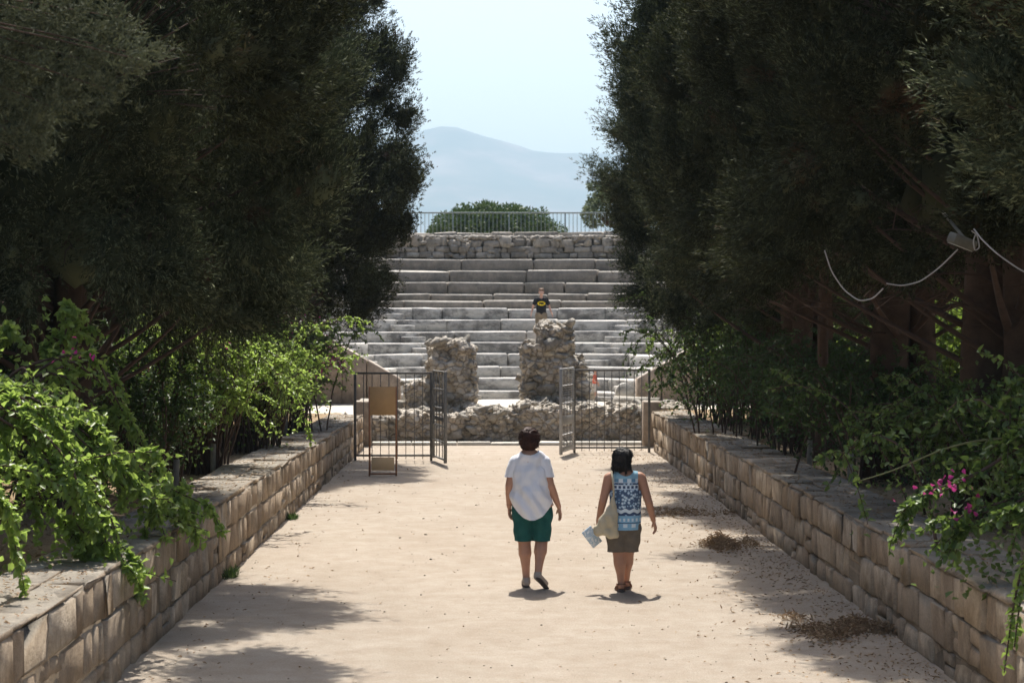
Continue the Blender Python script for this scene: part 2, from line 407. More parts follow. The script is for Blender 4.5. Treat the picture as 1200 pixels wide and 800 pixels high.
TC = (0.9, 51.3)
g = Geo()
def hill(x, y):
    r = np.sqrt((x - TC[0]) ** 2 + (y - TC[1]) ** 2)
    up = 4.88 * np.clip((r - 12.6) / 0.6, 0, 1) * np.clip((y - 53.0 - 0 * x) / 1.5, 0, 1)
    up = np.where(y > 100, up * np.clip((150 - y) / 50, 0, 1), up)
    z = 0.50 + up + 0.03 * fbm(x, y, 5, 3, 0.5) * (r > 13)
    return z
V, Q = grid_sheet(np.concatenate([[-120, -60], np.linspace(-32, 34, 133), [60, 120]]), np.concatenate([np.linspace(44.62, 72, 110), [76, 82, 90, 100, 115, 130, 150, 170]]), hill)
g.add(V, [Q]); kind(g.build('hillside', M['soil']), 'structure')
g = Geo(); V, Q = grid_sheet(np.linspace(-5, 7, 13), np.linspace(45.0, 54.4, 11), lambda x, y: 0.556 + 0 * x); g.add(V, [Q])
kind(g.build('orchestra_floor', M['orch']), 'structure')

# mountain
mm, n, p, o = mat('mountain_scrub')
c = ramp(n, noise_tex(n, 0.004, 8, 0.65), [(0.40, (0.030, 0.045, 0.030)), (0.5, (0.07, 0.07, 0.05)), (0.57, (0.12, 0.095, 0.08)), (0.66, (0.20, 0.155, 0.135))])
n.links.new(c, p.inputs['Base Color']); p.inputs['Roughness'].default_value = 1
prof = np.array([(-1500, 330), (-700, 300), (-200, 245), (100, 215), (300, 186), (400, 176), (470, 161), (500, 151), (520, 146.5), (540, 149), (560, 157),
                 (600, 167), (625, 176), (650, 179), (690, 178.5), (740, 180), (800, 190), (950, 215), (1300, 260), (2000, 320), (2800, 345)], float)
YM = 7600.0
def mount(x, y):
    px = 567 + x / YM * F
    H = (376 - np.interp(px, prof[:, 0], prof[:, 1])) / F * YM
    t = (y - YM)
    s = np.where(t < 0, np.clip(1 + t / 2800, 0, 1) ** 1.25, np.clip(1 - t / 1300, 0, 1))
    rid = fbm(x, y, 11, 5, 0.0016) * 26 * s * (1 - 0.8 * np.exp(-(t / 260.) ** 2))
    return H * s + rid - 3 + 3 * s
V, Q = grid_sheet(np.linspace(-5200, 5400, 180), np.concatenate([np.linspace(4700, 7500, 60), np.linspace(7540, 8900, 24)]), mount)
g = Geo(); g.add(V, [Q]); kind(g.build('mountain', mm, smooth=True), 'structure')
ZTOP = float(V[:, 2].max())

# ------------------------------------------------------------------ path walls of stone blocks
def path_wall(name, label, side):
    root = thing(name, label, 'wall', (0, 0, 0), 0, 'stone retaining walls lining the path')
    g = Geo(); D0, D1 = 8.6, 40.9 if side > 0 else 41.6
    depth = 0.72
    def face(D): return XR if side > 0 else XL(D)
    def top(D): return ZR if side > 0 else ZL(D)
    sgn = 1 if side > 0 else -1
    fr = [(-0.04, 0.24), (0.24, 0.61), (0.61, 1.0)]
    for k, (a, b) in enumerate(fr):
        d = D0 + rng.uniform(-0.2, 0)
        while d < D1:
            L = rng.choice([0.18, 0.27, 0.36, 0.45, 0.58, 0.75], p=[.14, .22, .26, .2, .12, .06]) * rng.uniform(0.9, 1.1)
            d2 = min(d + L, D1)
            if D1 - d2 < 0.2: d2 = D1
            z0, z1 = top(d) * a, top(d) * b
            zz0, zz1 = top(d2) * a, top(d2) * b
            off = rng.normal(0, 0.009); tz = -0.035 if k == 2 else 0
            dep = 0.3
            gp = rng.uniform(0.003, 0.008)
            f1, f2 = face(d) + sgn * off, face(d2) + sgn * off
            # occasionally split a course in two thin stones
            sp = [(z0, z1, zz0, zz1)]
            if k < 2 and rng.random() < 0.16:
                m1 = z0 + (z1 - z0) * rng.uniform(0.4, 0.6); sp = [(z0, m1 - gp, zz0, m1 - gp), (m1 + gp, z1, m1 + gp, zz1)]
            for (u0, u1, v0, v1) in sp:
                C = []
                for sx in (0, 1):
                    for (dd, ff, l, h) in ((d + gp, f1, u0, u1), (d2 - gp, f2, v0, v1)):
                        for sz in (0, 1):
                            x = ff + sgn * dep * (sx if side > 0 else 1 - sx)
                            C.append([x, dd, (l + gp) if sz == 0 else (h - gp * (k < 2) + tz)])
                cbox(g, C, rng.uniform(0.008, 0.036), 0.009)
            d = d2
    g.build('stone_blocks', M['wall'], root)
    g = Geo(); d = D0                                # cement bedded cap stones
    while d < D1:
        L = rng.uniform(0.3, 1.0); d2 = min(d + L, D1)
        mid_ = rng.uniform(0.25, 0.5); tz = rng.normal(0, 0.004)
        for (a_, b_) in ((0.0, mid_), (mid_, depth)):
            C = []
            e_ = rng.uniform(-0.015, 0.03) if a_ == 0 else 0.002; tz2 = tz + rng.normal(0, 0.008)
            for sx in (0, 1):
                for dd in (d + 0.002, d2 - 0.002):
                    for sz in (0, 1):
                        q_ = (sx if side > 0 else 1 - sx); x = face(dd) + sgn * ((a_ + e_) if q_ == 0 else b_ - 0.002)
                        C.append([x, dd, top(dd) - 0.034 if sz == 0 else top(dd) + 0.006 + tz2])
            cbox(g, C, 0.018, 0.009)
        d = d2
    g.build('cap_stones', M['wall'], root)
    g = Geo()
    ys = np.linspace(D0, D1 - 0.02, 60)
    prof_ = []
    for y in ys:
        f = face(y) + sgn * 0.022; b = face(y) + sgn * (depth - 0.05)
        prof_.append([[f, y, -0.05], [f, y, top(y) - 0.014], [b, y, top(y) - 0.014], [b, y, -0.05]])
    V = np.array(prof_).reshape(-1, 3); q = []
    for i in range(59):
        for j in range(3): q.append([i * 4 + j, i * 4 + j + 1, (i + 1) * 4 + j + 1, (i + 1) * 4 + j])
    q.append([0, 1, 2, 3]); q.append([59 * 4 + 3, 59 * 4 + 2, 59 * 4 + 1, 59 * 4])
    g.add(V, [np.array(q)]); g.build('mortar', M['mortar'], root)
    return root
path_wall('stone_wall', 'low beige block wall along the left side of the sandy path', -1)
path_wall('stone_wall', 'low brown block wall along the right side of the sandy path', 1)

# kerb strip behind the gate and low step
g = Geo(); d = -3.4
while d < 4.6:
    L = rng.uniform(0.7, 1.6); box(g, d, min(d + L, 4.6), 42.6 + rng.normal(0, .01), 42.95, -0.02, 0.07 + rng.normal(0, 0.006), 0.015, 0.004); d += L + 0.012
kb = g.build('kerb', M['kerb']); kind(kb, 'structure')

# ------------------------------------------------------------------ ruined low wall and piers
def evaluated(o):
    dg = bpy.context.evaluated_depsgraph_get()
    me = bpy.data.meshes.new_from_object(o.evaluated_get(dg)); return me
def remesh(g, voxel, smooth_it=0, m=None):
    me = g.mesh('tmp', None); o = bpy.data.objects.new('tmp', me); COL.objects.link(o)
    md = o.modifiers.new('r', 'REMESH'); md.mode = 'VOXEL'; md.voxel_size = voxel
    if smooth_it:
        s = o.modifiers.new('s', 'SMOOTH'); s.factor = 0.5; s.iterations = smooth_it
    bpy.context.view_layer.update()
    r = evaluated(o); bpy.data.objects.remove(o); bpy.data.meshes.remove(me)
    r.materials.clear()
    if m: r.materials.append(m)
    r.polygons.foreach_set('use_smooth', np.ones(len(r.polygons), dtype=bool))
    return r
def co_of(me):
    a = np.empty(len(me.vertices) * 3, np.float32); me.vertices.foreach_get('co', a); return a.reshape(-1, 3).astype(float)
def nz(P, s, seed=0.0):
    return np.array([mnoise.noise(Vector((p[0] * s + seed, p[1] * s, p[2] * s))) for p in P])
def roughen(me, amp, s, seed=0.0, amp2=0.0, s2=1.0):
    P = co_of(me)
    nr = np.empty(len(P) * 3, np.float32); me.vertices.foreach_get('normal', nr); nr = nr.reshape(-1, 3)
    d = nz(P, s, seed) * amp
    if amp2: d += nz(P, s2, seed + 31) * amp2
    P += nr * d[:, None]
    me.vertices.foreach_set('co', P.astype(np.float32).ravel()); me.update()

def rubble_body(name, boxes, rocks, voxel, label, cat, group=None, seed=0, extra=None):
    """boxes: core; rocks: count to scatter on the face of each box"""
    g = Geo()
    for (x0, x1, y0, y1, z0, z1) in boxes: box(g, x0, x1, y0, y1, z0, z1, 0.08, 0.02)
    me = remesh(g, voxel, 1, M['ruin']); roughen(me, 0.13, 2.2, seed, 0.085, 9.0)
    me.polygons.foreach_set('use_smooth', np.zeros(len(me.polygons), dtype=bool))
    root = link(name, me); tag(root, label, cat, group)
    g = Geo()
    for (x0, x1, y0, y1, z0, z1) in boxes:
        area = (x1 - x0) * (z1 - z0) + (x1 - x0) * (y1 - y0)
        for _ in range(int(rocks * area)):
            on_top = rng.random() < 0.36
            s = rng.gamma(2.2, 0.018) + 0.018; s = min(s, 0.16); sz = np.array([s * rng.uniform(0.8, 1.7), s * 0.7, s * rng.uniform(0.45, 0.9)])
            x = rng.uniform(x0, x1)
            if on_top: c = (x, rng.uniform(y0, y1), z1 + rng.uniform(-0.03, 0.05))
            else:
                c = (x, y0 + rng.uniform(0.0, 0.07), rng.uniform(z0, z1))
                if rng.random() < 0.25: c = (x0 if rng.random() < 0.5 else x1, rng.uniform(y0, y1), rng.uniform(z0, z1))
            if any(b[0] + .1 < c[0] < b[1] - .1 and b[2] + .1 < c[1] < b[3] - .1 and c[2] < b[5] - .15 for b in boxes): continue
            rock(g, c, sz, 2 if s > .06 else 1, 0.5, rng.uniform(-.8, .8, 3))
    kind(g.build('facing_stone', M['rubble'], root), 'stuff')
    return root

bx = []
xx = -3.6
while xx < 4.7:                                 # low wall core, uneven height
    wd = rng.uniform(0.5, 0.95); x1 = min(xx + wd, 4.7)
    t = np.interp(xx, [-3.6, -1.5, -0.6, 0.3, 1.0, 3.0, 4.7], [0.50, 0.60, 0.64, 0.66, 0.80, 0.72, 0.80]) + rng.uniform(-0.06, 0.06)
    bx.append((xx - 0.05, x1 + 0.05, 44.0, 45.2 + rng.uniform(0, 0.3), -0.1, t)); xx = x1
low = rubble_body('ruined_wall', bx, 30, 0.045, 'long low ruined rubble wall behind the open gates', 'wall', seed=3.0)
rubble_body('ruined_pier', [(-1.42, -0.20, 45.5, 46.5, 0.4, 1.35), (-1.30, -0.22, 45.55, 46.4, 1.3, 1.8), (-1.28, -0.55, 45.6, 46.4, 1.7, 2.20), (-0.62, -0.22, 45.6, 46.3, 1.7, 2.12), (-1.82, -1.3, 45.4, 46.3, 0.4, 1.25)],
            34, 0.035, 'shorter ruined stone pier left of the opening to the seats', 'ruin', 'ruined piers on the low wall', 9.0)
rubble_body('ruined_pier', [(0.90, 2.48, 45.5, 46.6, 0.4, 1.35), (0.92, 2.36, 45.5, 46.5, 1.3, 1.85), (0.92, 2.1, 45.55, 46.4, 1.8, 2.2), (1.25, 2.06, 45.6, 46.3, 2.1, 2.62)],
            34, 0.035, 'taller jagged ruined stone pier in front of the boy in black shirt', 'ruin', 'ruined piers on the low wall', 17.0)

# ------------------------------------------------------------------ the stone theatre
theatre = thing('stone_theatre', 'ancient stone theatre with rising marble and grey seat rows', 'theatre', (TC[0], TC[1], 0))
def arc_blocks(g, r0, r1, z0, z1, a0, a1, blk, jr=0.01, jz=0.008, ch=0.015, jit=0.004, gap=0.006, zwave=None):
    """blocks on an arc, angle 0 = +Y"""
    a = a0
    while a < a1:
        L = rng.uniform(*blk) / r0; b = min(a + L, a1)
        if a1 - b < 0.3 / r0: b = a1
        ns = max(1, int(math.ceil((b - a) / 0.12)))
        dr = rng.normal(0, jr); dz = rng.normal(0, jz)
        if zwave: dz += zwave(0.5 * (a + b))
        e = gap / r0
        # straight block
        C = []
        for aa in (a + e, b - e):
            for rr in (r0 + dr, r1):
                for zz in (z0, z1 + dz): C.append([math.sin(aa) * rr, math.cos(aa) * rr, zz])
        cbox(g, C, ch, jit)
        a = b
ZK = [(0.79, 54.0), (1.12, 54.6), (1.427, 55.25), (1.767, 55.9), (2.086, 56.5), (2.402, 57.15), (2.74, 57.8), (3.08, 58.4),
      (3.31, 59.9), (3.54, 60.5), (3.90, 61.2), (4.27, 61.9), (4.66, 62.6)]
zp = 0.5
for k, (z, Dk) in enumerate(ZK):
    r0 = Dk - TC[1]; r1 = (ZK[k + 1][1] - TC[1] if k < 12 else 63.6 - TC[1]) + 0.12
    g = Geo()
    A = R(88)
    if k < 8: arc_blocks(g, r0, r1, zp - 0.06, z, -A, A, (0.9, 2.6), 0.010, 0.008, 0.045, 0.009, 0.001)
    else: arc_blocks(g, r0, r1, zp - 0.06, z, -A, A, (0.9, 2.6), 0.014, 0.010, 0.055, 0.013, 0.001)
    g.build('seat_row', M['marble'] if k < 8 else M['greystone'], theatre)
    zp = z
# stairs
for ang in (-66, -31, 31, 66):
    g = Geo(); zp = 0.5
    for k in range(8):
        z, Dk = ZK[k]; r0 = Dk - TC[1]; zprev = ZK[k - 1][0] if k else 0.556
        hz = zprev + (z - zprev) * 0.52
        half = 0.36 / r0
        C = []
        for aa in (R(ang) - half, R(ang) + half):
            for rr in (r0 - 0.30, r0 + 0.03):
                for zz in (zprev - 0.03, hz): C.append([math.sin(aa) * rr, math.cos(aa) * rr, zz])
        cbox(g, C, 0.015, 0.006)
    g.build('stairway', M['marble'], theatre)
# rough back wall and rim
g = Geo()
for z_ in (4.5, 4.72, 4.90): arc_blocks(g, 12.3, 13.1, z_, z_ + 0.20, -R(80), R(80), (0.18, 0.6), 0.04, 0.02, 0.035, 0.016, 0.005)
arc_blocks(g, 12.34, 13.1, 5.06, 5.36, -R(80), R(80), (0.2, 0.6), 0.06, 0.05, 0.05, 0.025, 0.006, zwave=lambda a: 0.05 * math.sin(a * 23) + 0.04 * math.sin(a * 61))
for _ in range(700):
    a = rng.uniform(-R(40), R(40)); r = 12.36 + rng.uniform(-0.06, 0.5); zz = rng.uniform(4.6, 5.42) if r < 12.4 else 5.40
    s = rng.uniform(0.04, 0.12); rock(g, (math.sin(a) * r, math.cos(a) * r, zz), (s * 1.5, s, s * .7), 1, 0.25)
g.build('back_wall', M['rimstone'], theatre)
g = Geo(); arc_blocks(g, 13.25, 13.9, 5.1, 5.60, -R(80), R(80), (0.5, 1.5), 0.04, 0.012, 0.04, 0.02, 0.01)
g.build('rim_wall', M['rimstone'], theatre)
# sloping side walls
for s in (-1, 1):
    g = Geo()
    r = 3.05; x = r
    while x < 14:
        L = rng.uniform(0.5, 1.0); 
        def zt(q): return 1.22 + (q - 3.05) * 0.56 if q < 8 else min(3.99 + (q - 8) * 0.35, 5.5)
        C = []
        for q in (x + 0.005, x + L - 0.005):
            for yy in (-0.75 + rng.normal(0, .006), -0.1):
                for zz in (0.4, zt(q)): C.append([s * q, yy, zz])
        C = np.array(C)
        if s < 0: C = np.concatenate([C[4:], C[:4]])
        cbox(g, C, 0.03, 0.008)
        x += L
    g.build('side_wall', M['pinkstone'], theatre)
    # rounded white end slab
    g = Geo()
    th = np.linspace(0, math.pi, 11); prof2 = [(-0.24, 0.0)] + [(-0.24 * math.cos(t), 0.30 + 0.26 * math.sin(t)) for t in th] + [(0.24, 0.0)]
    V = np.array([[s * 2.72 + u, yy, 0.55 + v] for yy in (-1.15, -0.75) for u, v in prof2]); k = len(prof2)
    q = [[i, (i + 1) % k, k + (i + 1) % k, k + i] for i in range(k)]
    g.add(V, [np.array(q), np.array([list(range(k))[::-1]]), np.array([[k + i for i in range(k)]])])
    g.build('end_slab', M['marble'], theatre)
# white stone blocks lying about
for i, (px, py, D, sx, lab) in enumerate([(745, 466, 47.5, 0.55, 'grey stone block lying behind the right gate panel'), (460, 478, 46.0, 0.4, 'rough pale block lying behind the left gate panel'),
                                      (437, 473, 47, 0.35, 'squared block below the left sloping side wall')]):
    g = Geo(); box(g, -sx, sx, -0.3, 0.3, -0.05, 0.34, 0.05, 0.03)
    c = W(px, py, D); tag(g.build('stone_block', M['rubble'], loc=(c.x, D, 0.5)), lab, 'stone block', 'loose stone blocks')

# railing on the rim
rail = thing('railing', 'thin grey metal railing on top of the theatre rim', 'railing', (0.9, 70, 5.38))
g = Geo()
for i in range(-5, 6): g = Geo(); bar(g, (i * 2.0, 0, 0), (i * 2.0, 0, 1.15), 0.05); g.build('post', M['rail'], rail)
for z_, w_ in ((1.17, 0.05), (0.14, 0.035)): g = Geo(); bar(g, (-10.1, 0, z_), (10.1, 0, z_), w_); g.build('rail', M['rail'], rail)
g = Geo()
for i in range(-69, 70):
    if i % 14: bar(g, (i / 7.0, 0, 0.14), (i / 7.0, 0, 1.16), 0.02)
kind(g.build('baluster', M['rail'], rail), 'stuff')

# ------------------------------------------------------------------ gates
def fence_panel(label, x0, x1, D, zt=1.71, n=9, y2=None):
    t = thing('barred_fence', label, 'gate', (x0, D, 0), math.atan2((y2 or D) - D, x1 - x0), 'fixed iron gate panels')
    L = math.hypot(x1 - x0, (y2 or D) - D)
    for x in (0, L): g = Geo(); bar(g, (x, 0, 0.0), (x, 0, zt), 0.05); g.build('post', M['iron'], t)
    for z in (zt - 0.02, 0.10): g = Geo(); bar(g, (0.026, 0, z), (L - 0.026, 0, z), 0.04); g.build('rail', M['iron'], t)
    for i in range(1, n + 1):
        x = L * i / (n + 1); g = Geo(); tube(g, [(x, 0, 0.03), (x, 0, zt - 0.03)], 0.0085, 6); g.build('bar', M['iron'], t)
    return t
def gate_leaf(label, hx, hy, ex, ey, sheet, zt=1.76):
    L = math.hypot(ex - hx, ey - hy)
    t = thing('gate_leaf', label, 'gate', (hx, hy, 0), math.atan2(ey - hy, ex - hx), 'open iron gate leaves')
    g = Geo(); bar(g, (0.05, 0, 0.06), (0.05, 0, zt), 0.045); bar(g, (L, 0, 0.04), (L, 0, zt), 0.06)
    for z in (0.10, 0.42, 0.72, 1.05, 1.40, zt - 0.02): bar(g, (0.075, 0, z), (L - 0.032, 0, z), 0.04, 0.03)
    g.build('frame', M['ironlight'] if sheet else M['ironmid'], t)
    for i in range(1, 4):
        x = 0.05 + (L - 0.05) * i / 4; g = Geo(); tube(g, [(x, 0.0, 0.12), (x, 0.0, zt - 0.04)], 0.0085, 6); g.build('bar', M['iron'], t)
    if sheet:
        g = Geo(); box(g, 0.075, L - 0.03, 0.022, 0.030, 0.62, 0.80, 0.002); box(g, 0.075, L - 0.03, 0.022, 0.030, 0.12, 0.2, 0.002); g.build('plate', M['ironlight'], t)
        g = Geo()
        for z in np.arange(0.86, 1.72, 0.045): box(g, 0.08, L - 0.035, 0.020, 0.026, z, z + 0.012, 0.001)
        for z in np.arange(0.24, 0.6, 0.045): box(g, 0.08, L - 0.035, 0.020, 0.026, z, z + 0.012, 0.001)
        g.build('mesh_grille', M['ironlight'], t)
    else:
        g = Geo(); box(g, 0.075, L - 0.03, 0.022, 0.030, 0.80, 0.88, 0.002); g.build('plate', M['iron'], t)
        g = Geo(); box(g, L - 0.22, L - 0.08, -0.03, 0.03, 0.98, 1.14, 0.006); g.build('lock', M['iron'], t)
    for z in (0.35, 1.45): g = Geo(); tube(g, [(0.0, 0, z - 0.05), (0.0, 0, z + 0.05)], 0.02, 8); g.build('hinge', M['iron'], t)
    return t
fence_panel('fixed barred gate panel left of the opening behind the notice board', -2.49, -1.02, 38.0, 1.71, 8)
gate_leaf('dark gate leaf swung open beside the left barred panel', -0.98, 37.95, -0.72, 36.7, False)
fence_panel('fixed barred gate panel right of the opening against the right wall', 1.86, 3.40, 40.3, 1.71, 9)
gate_leaf('pale grey gate leaf swung open beside the right barred panel', 1.84, 40.22, 1.53, 38.95, True)
# stone end posts near the gate
for (x, D, h, lab, mt) in ((-2.62, 42.6, 0.98, 'plain upright stone at the far end of the left wall', 'pinkstone'), (3.62, 42.3, 0.98, 'plain upright stone at the far end of the right wall', 'pinkstone')):
    g = Geo(); box(g, -0.20, 0.20, -0.25, 0.25, -0.05, h, 0.03, 0.01)
    tag(g.build('stone_post', M[mt], loc=(x, D, 0)), lab, 'stone post', 'stone end posts')

# notice board
bd = thing('notice_board', 'brown notice board on a reddish stand by the left gate', 'notice board', (-1.76, 34.2, 0), R(2))
g = Geo(); box(g, -0.225, 0.225, -0.02, 0.01, 1.06, 1.555, 0.004); g.build('panel', M['board'], bd)
g = Geo(); box(g, -0.20, 0.20, -0.02, 0.01, 0.10, 0.33, 0.004); g.build('lower_panel', M['board2'], bd)
for s in (-1, 1):
    g = Geo(); bar(g, (s * 0.232, 0, 0.0), (s * 0.232, 0.0, 1.56), 0.03, 0.04); g.build('leg', M['boardframe'], bd)
    g = Geo(); bar(g, (s * 0.232, 0.45, 0.0), (s * 0.232, 0.03, 1.30), 0.025, 0.03); g.build('rear_leg', M['boardframe'], bd)
g = Geo(); bar(g, (-0.215, 0, 0.04), (0.215, 0, 0.04), 0.03, 0.03); g.build('crossbar', M['boardframe'], bd)

# short fence posts behind the walls
pl = [(213, 575, 0.36, -1, 'short square stake nearest behind the left wall'), (250, 552, 0.36, -1, 'second short stake behind the left wall, between shrubs'),
      (338, 508, 0.42, -1, 'short stake behind the left wall, under the pink flowered shrub'),
      (946, 551, 0.40, 1, 'slim grey stake behind the right wall, beside the leaning trunk'), (995, 573, 0.42, 1, 'thick grey stake behind the right wall, nearest of the two'),
      (845, 500, 0.36, 1, 'short stake behind the right wall, deep in the dark shrubs')]
for px, py, h, s, lab in pl:
    zt = 0.76 if s < 0 else 0.72
    D = (2.7 - zt) * F / (py - 376); g = Geo(); tube(g, [(0, 0, -0.1), (0, 0, h * 0.5), (0.005, 0, h)], 0.035, 10, nz=0.03)
    c = W(px, py, D); x = c.x
    x = min(x, XL(D) - 0.80) if s < 0 else max(x, XR + 0.80)
    tag(g.build('fence_post', M['post'], loc=(x, D, zt)), lab, 'fence post', 'short posts behind the walls')

# ------------------------------------------------------------------ vegetation
def rand_rot(n):
    q = rng.normal(size=(n, 4)); q /= np.linalg.norm(q, axis=1)[:, None]
    w_, x, y, z = q.T
    return np.stack([1 - 2 * (y * y + z * z), 2 * (x * y - z * w_), 2 * (x * z + y * w_), 2 * (x * y + z * w_), 1 - 2 * (x * x + z * z), 2 * (y * z - x * w_),
                     2 * (x * z - y * w_), 2 * (y * z + x * w_), 1 - 2 * (x * x + y * y)], -1).reshape(-1, 3, 3)
def norm(a): return a / (np.linalg.norm(a, axis=-1, keepdims=True) + 1e-9)
def kites(g, P, Dr, L, Wd):
    """pointed scale leaves: P base, Dr direction, L length, Wd width arrays"""
    n = len(P); Dr = norm(Dr); side = norm(np.cross(Dr, norm(rng.normal(size=(n, 3)))))
    L = np.broadcast_to(L, (n,))[:, None]; Wd = np.broadcast_to(Wd, (n,))[:, None]
    V = np.stack([P, P + Dr * L * 0.45 + side * Wd / 2, P + Dr * L, P + Dr * L * 0.45 - side * Wd / 2], 1).reshape(-1, 3)
    g.add(V, [np.arange(4 * n).reshape(-1, 4)])
def leaves(g, P, Dr, Nr, L, Wd, fold=0.25):
    """ovate leaves folded on the midrib: 6 verts, 2 quads"""
    n = len(P); Dr = norm(Dr); side = norm(np.cross(Dr, Nr)); Nr = norm(np.cross(side, Dr))
    L = np.broadcast_to(L, (n,))[:, None]; Wd = np.broadcast_to(Wd, (n,))[:, None]
    tip = P + Dr * L - Nr * L * 0.22
    up = Nr * Wd * fold
    V = np.stack([P, P + Dr * L * 0.35 + side * Wd / 2 + up, P + Dr * L * 0.72 + side * Wd * 0.33 + up * 0.5 - Nr * L * 0.1, tip,
                  P + Dr * L * 0.72 - side * Wd * 0.33 + up * 0.5 - Nr * L * 0.1, P + Dr * L * 0.35 - side * Wd / 2 + up], 1).reshape(-1, 3)
    b = np.arange(n)[:, None] * 6
    g.add(V, [b + np.array([0, 1, 2, 3]), b + np.array([0, 3, 4, 5])])

def cypress_crown(seed, H=13.5, Rm=2.8, zb=2.6, lobes=390, tufts=470, blades=7):
    """one crown (tree base at origin): upright plumes, each a rough dense heart bristling with short scale sprays; plus limbs"""
    global rng
    keep = rng; rng = np.random.default_rng(seed)
    g = Geo(); lg = Geo()
    def Rz(z):
        t = np.clip((z - zb) / (H - zb), 0, 1)
        return Rm * (0.84 + 0.16 * np.sin(np.clip(t / 0.3, 0, 1) * math.pi / 2)) * np.where(t > 0.35, (1 - ((t - 0.35) / 0.65) ** 1.6 * 0.9), 1.0)
    LC = []
    bough = rng.uniform(0, 6.283, 11); bph = rng.uniform(0, 6.283, 11)
    for i in range(lobes):
        t = ((i + rng.random()) / lobes) ** 1.12; z = zb + t * (H - zb); a = i * 2.399963 + rng.normal(0, 0.3)
        groove = 0.5 + 0.5 * math.cos(5 * (a + 0.25 * math.sin(z * 0.9 + seed)) + seed)          # vertical columns of boughs
        rr = Rz(z) * (0.80 + 0.22 * groove) * rng.choice([1.0, 0.90, 0.76, 1.07], p=[.42, .28, .16, .14])
        low = z < zb + 1.0
        c = np.array([math.cos(a) * rr, math.sin(a) * rr, z - (rng.uniform(0, 0.35) if low else 0)]); s = rng.uniform(0.20, 0.42) * (0.6 + 0.4 * min(1, Rz(z) / Rm))
        el = rng.uniform(1.3, 2.4)
        o = norm(np.array([math.cos(a) * 0.45, math.sin(a) * 0.45, 1.0 if not low else rng.uniform(-1.0, 0.6)]) + rng.normal(0, 0.18, 3))
        LC.append((c, s, a, o, el))
    V0, F0 = ico(2); Ps = []; Ds = []
    for c, s, a, o, el in LC:
        n = int(tufts * (s / 0.3) ** 2 * el / 1.8)
        u = norm(rng.normal(size=(n, 3))); k = rng.uniform(0, 6, 3)
        lump = 1 + 0.22 * np.sin(u @ np.array([6.1, 4.3, 5.2]) + k[0]) + 0.16 * np.sin(u @ np.array([-9.0, 11.0, 7.0]) + k[1])
        rad = (rng.uniform(0.38, 1.08, n) * lump)[:, None]
        ax = (u @ o)[:, None]
        pts = (u + o * ax * (el - 1)) * rad * s
        Ps.append(c + pts); Ds.append(norm(u * 0.75 + o * 0.75 + rng.normal(0, 0.22, (n, 3))))
        lv = 1 + 0.22 * np.sin(V0 @ np.array([6.1, 4.3, 5.2]) + k[0]) + 0.16 * np.sin(V0 @ np.array([-9.0, 11.0, 7.0]) + k[1])
        cv = (V0 + o * (V0 @ o)[:, None] * (el - 1)) * (lv * rng.uniform(0.26, 0.48, len(V0)))[:, None] * s
        g.add(c + cv, [F0])
    P = np.concatenate(Ps); Dd = np.concatenate(Ds)
    P = np.repeat(P, blades, 0); Dd = np.repeat(Dd, blades, 0)
    d = norm(Dd + rng.normal(0, 0.40, P.shape)); off = rng.uniform(-0.03, 0.05, (len(P), 1))
    kites(g, P + Dd * off + rng.normal(0, 0.012, P.shape), d, rng.uniform(0.03, 0.08, len(P)), rng.uniform(0.009, 0.019, len(P)))
    # dense interior: hidden solid blobs and leaves added to block light
    V1, F1 = ico(1)
    for i in range(300):
        z = zb + 0.5 + rng.random() * (H - zb - 1.2); a = rng.uniform(0, 6.283); r = float(Rz(np.array(z))) * rng.uniform(0.05, 0.40); q = rng.uniform(0.25, 0.42)
        g.add(V1 * np.array([q, q, q * 1.5]) * rng.uniform(0.75, 1.2, (len(V1), 1)) + np.array([math.cos(a) * r, math.sin(a) * r, z]), [F1])
    m = 9000
    z = zb + 0.1 + rng.random(m) * (H - zb - 0.8); a = rng.uniform(0, 6.283, m); r = Rz(z) * np.sqrt(rng.random(m)) * 0.86
    kites(g, np.stack([np.cos(a) * r, np.sin(a) * r, z], 1), norm(rng.normal(size=(m, 3))), rng.uniform(0.04, 0.09, m), rng.uniform(0.015, 0.03, m))
    for c, s, a, o, el in LC[::3]:
        r0 = np.array([0, 0, max(1.0, c[2] - rng.uniform(0.8, 1.8))]); mid = (r0 + c) / 2 + np.array([0, 0, -0.25]) + rng.normal(0, 0.10, 3)
        t = np.linspace(0, 1, 6)[:, None]; pts = (1 - t) ** 2 * r0 + 2 * t * (1 - t) * mid + t * t * c
        tube(lg, pts, np.linspace(0.045, 0.010, 6) * rng.uniform(0.7, 1.2), 5, False)
    for _ in range(34):                        # bare twiggy lower branches
        a = rng.uniform(0, 6.283); z0 = rng.uniform(1.9, 3.6); L = rng.uniform(0.8, 2.0)
        t = np.linspace(0, 1, 7)[:, None]
        e = np.array([math.cos(a) * L, math.sin(a) * L, rng.uniform(-0.3, 0.7)])
        pts = np.array([0, 0, z0]) + t * e + np.concatenate([np.zeros((7, 2)), 0.3 * np.sin(t * 3)], 1) + np.cumsum(rng.normal(0, 0.05, (7, 3)), 0)
        tube(lg, pts, np.linspace(0.018, 0.004, 7), 5, False)
        for _ in range(4):
            b0 = pts[rng.integers(2, 6)]; tube(lg, [b0, b0 + rng.normal(0, 0.2, 3), b0 + rng.normal(0, 0.4, 3)], [0.008, 0.005, 0.002], 4, False)
    cm = g.mesh('crown', None); lm = lg.mesh('limbs', M['twig'])
    rng = keep
    return cm, lm
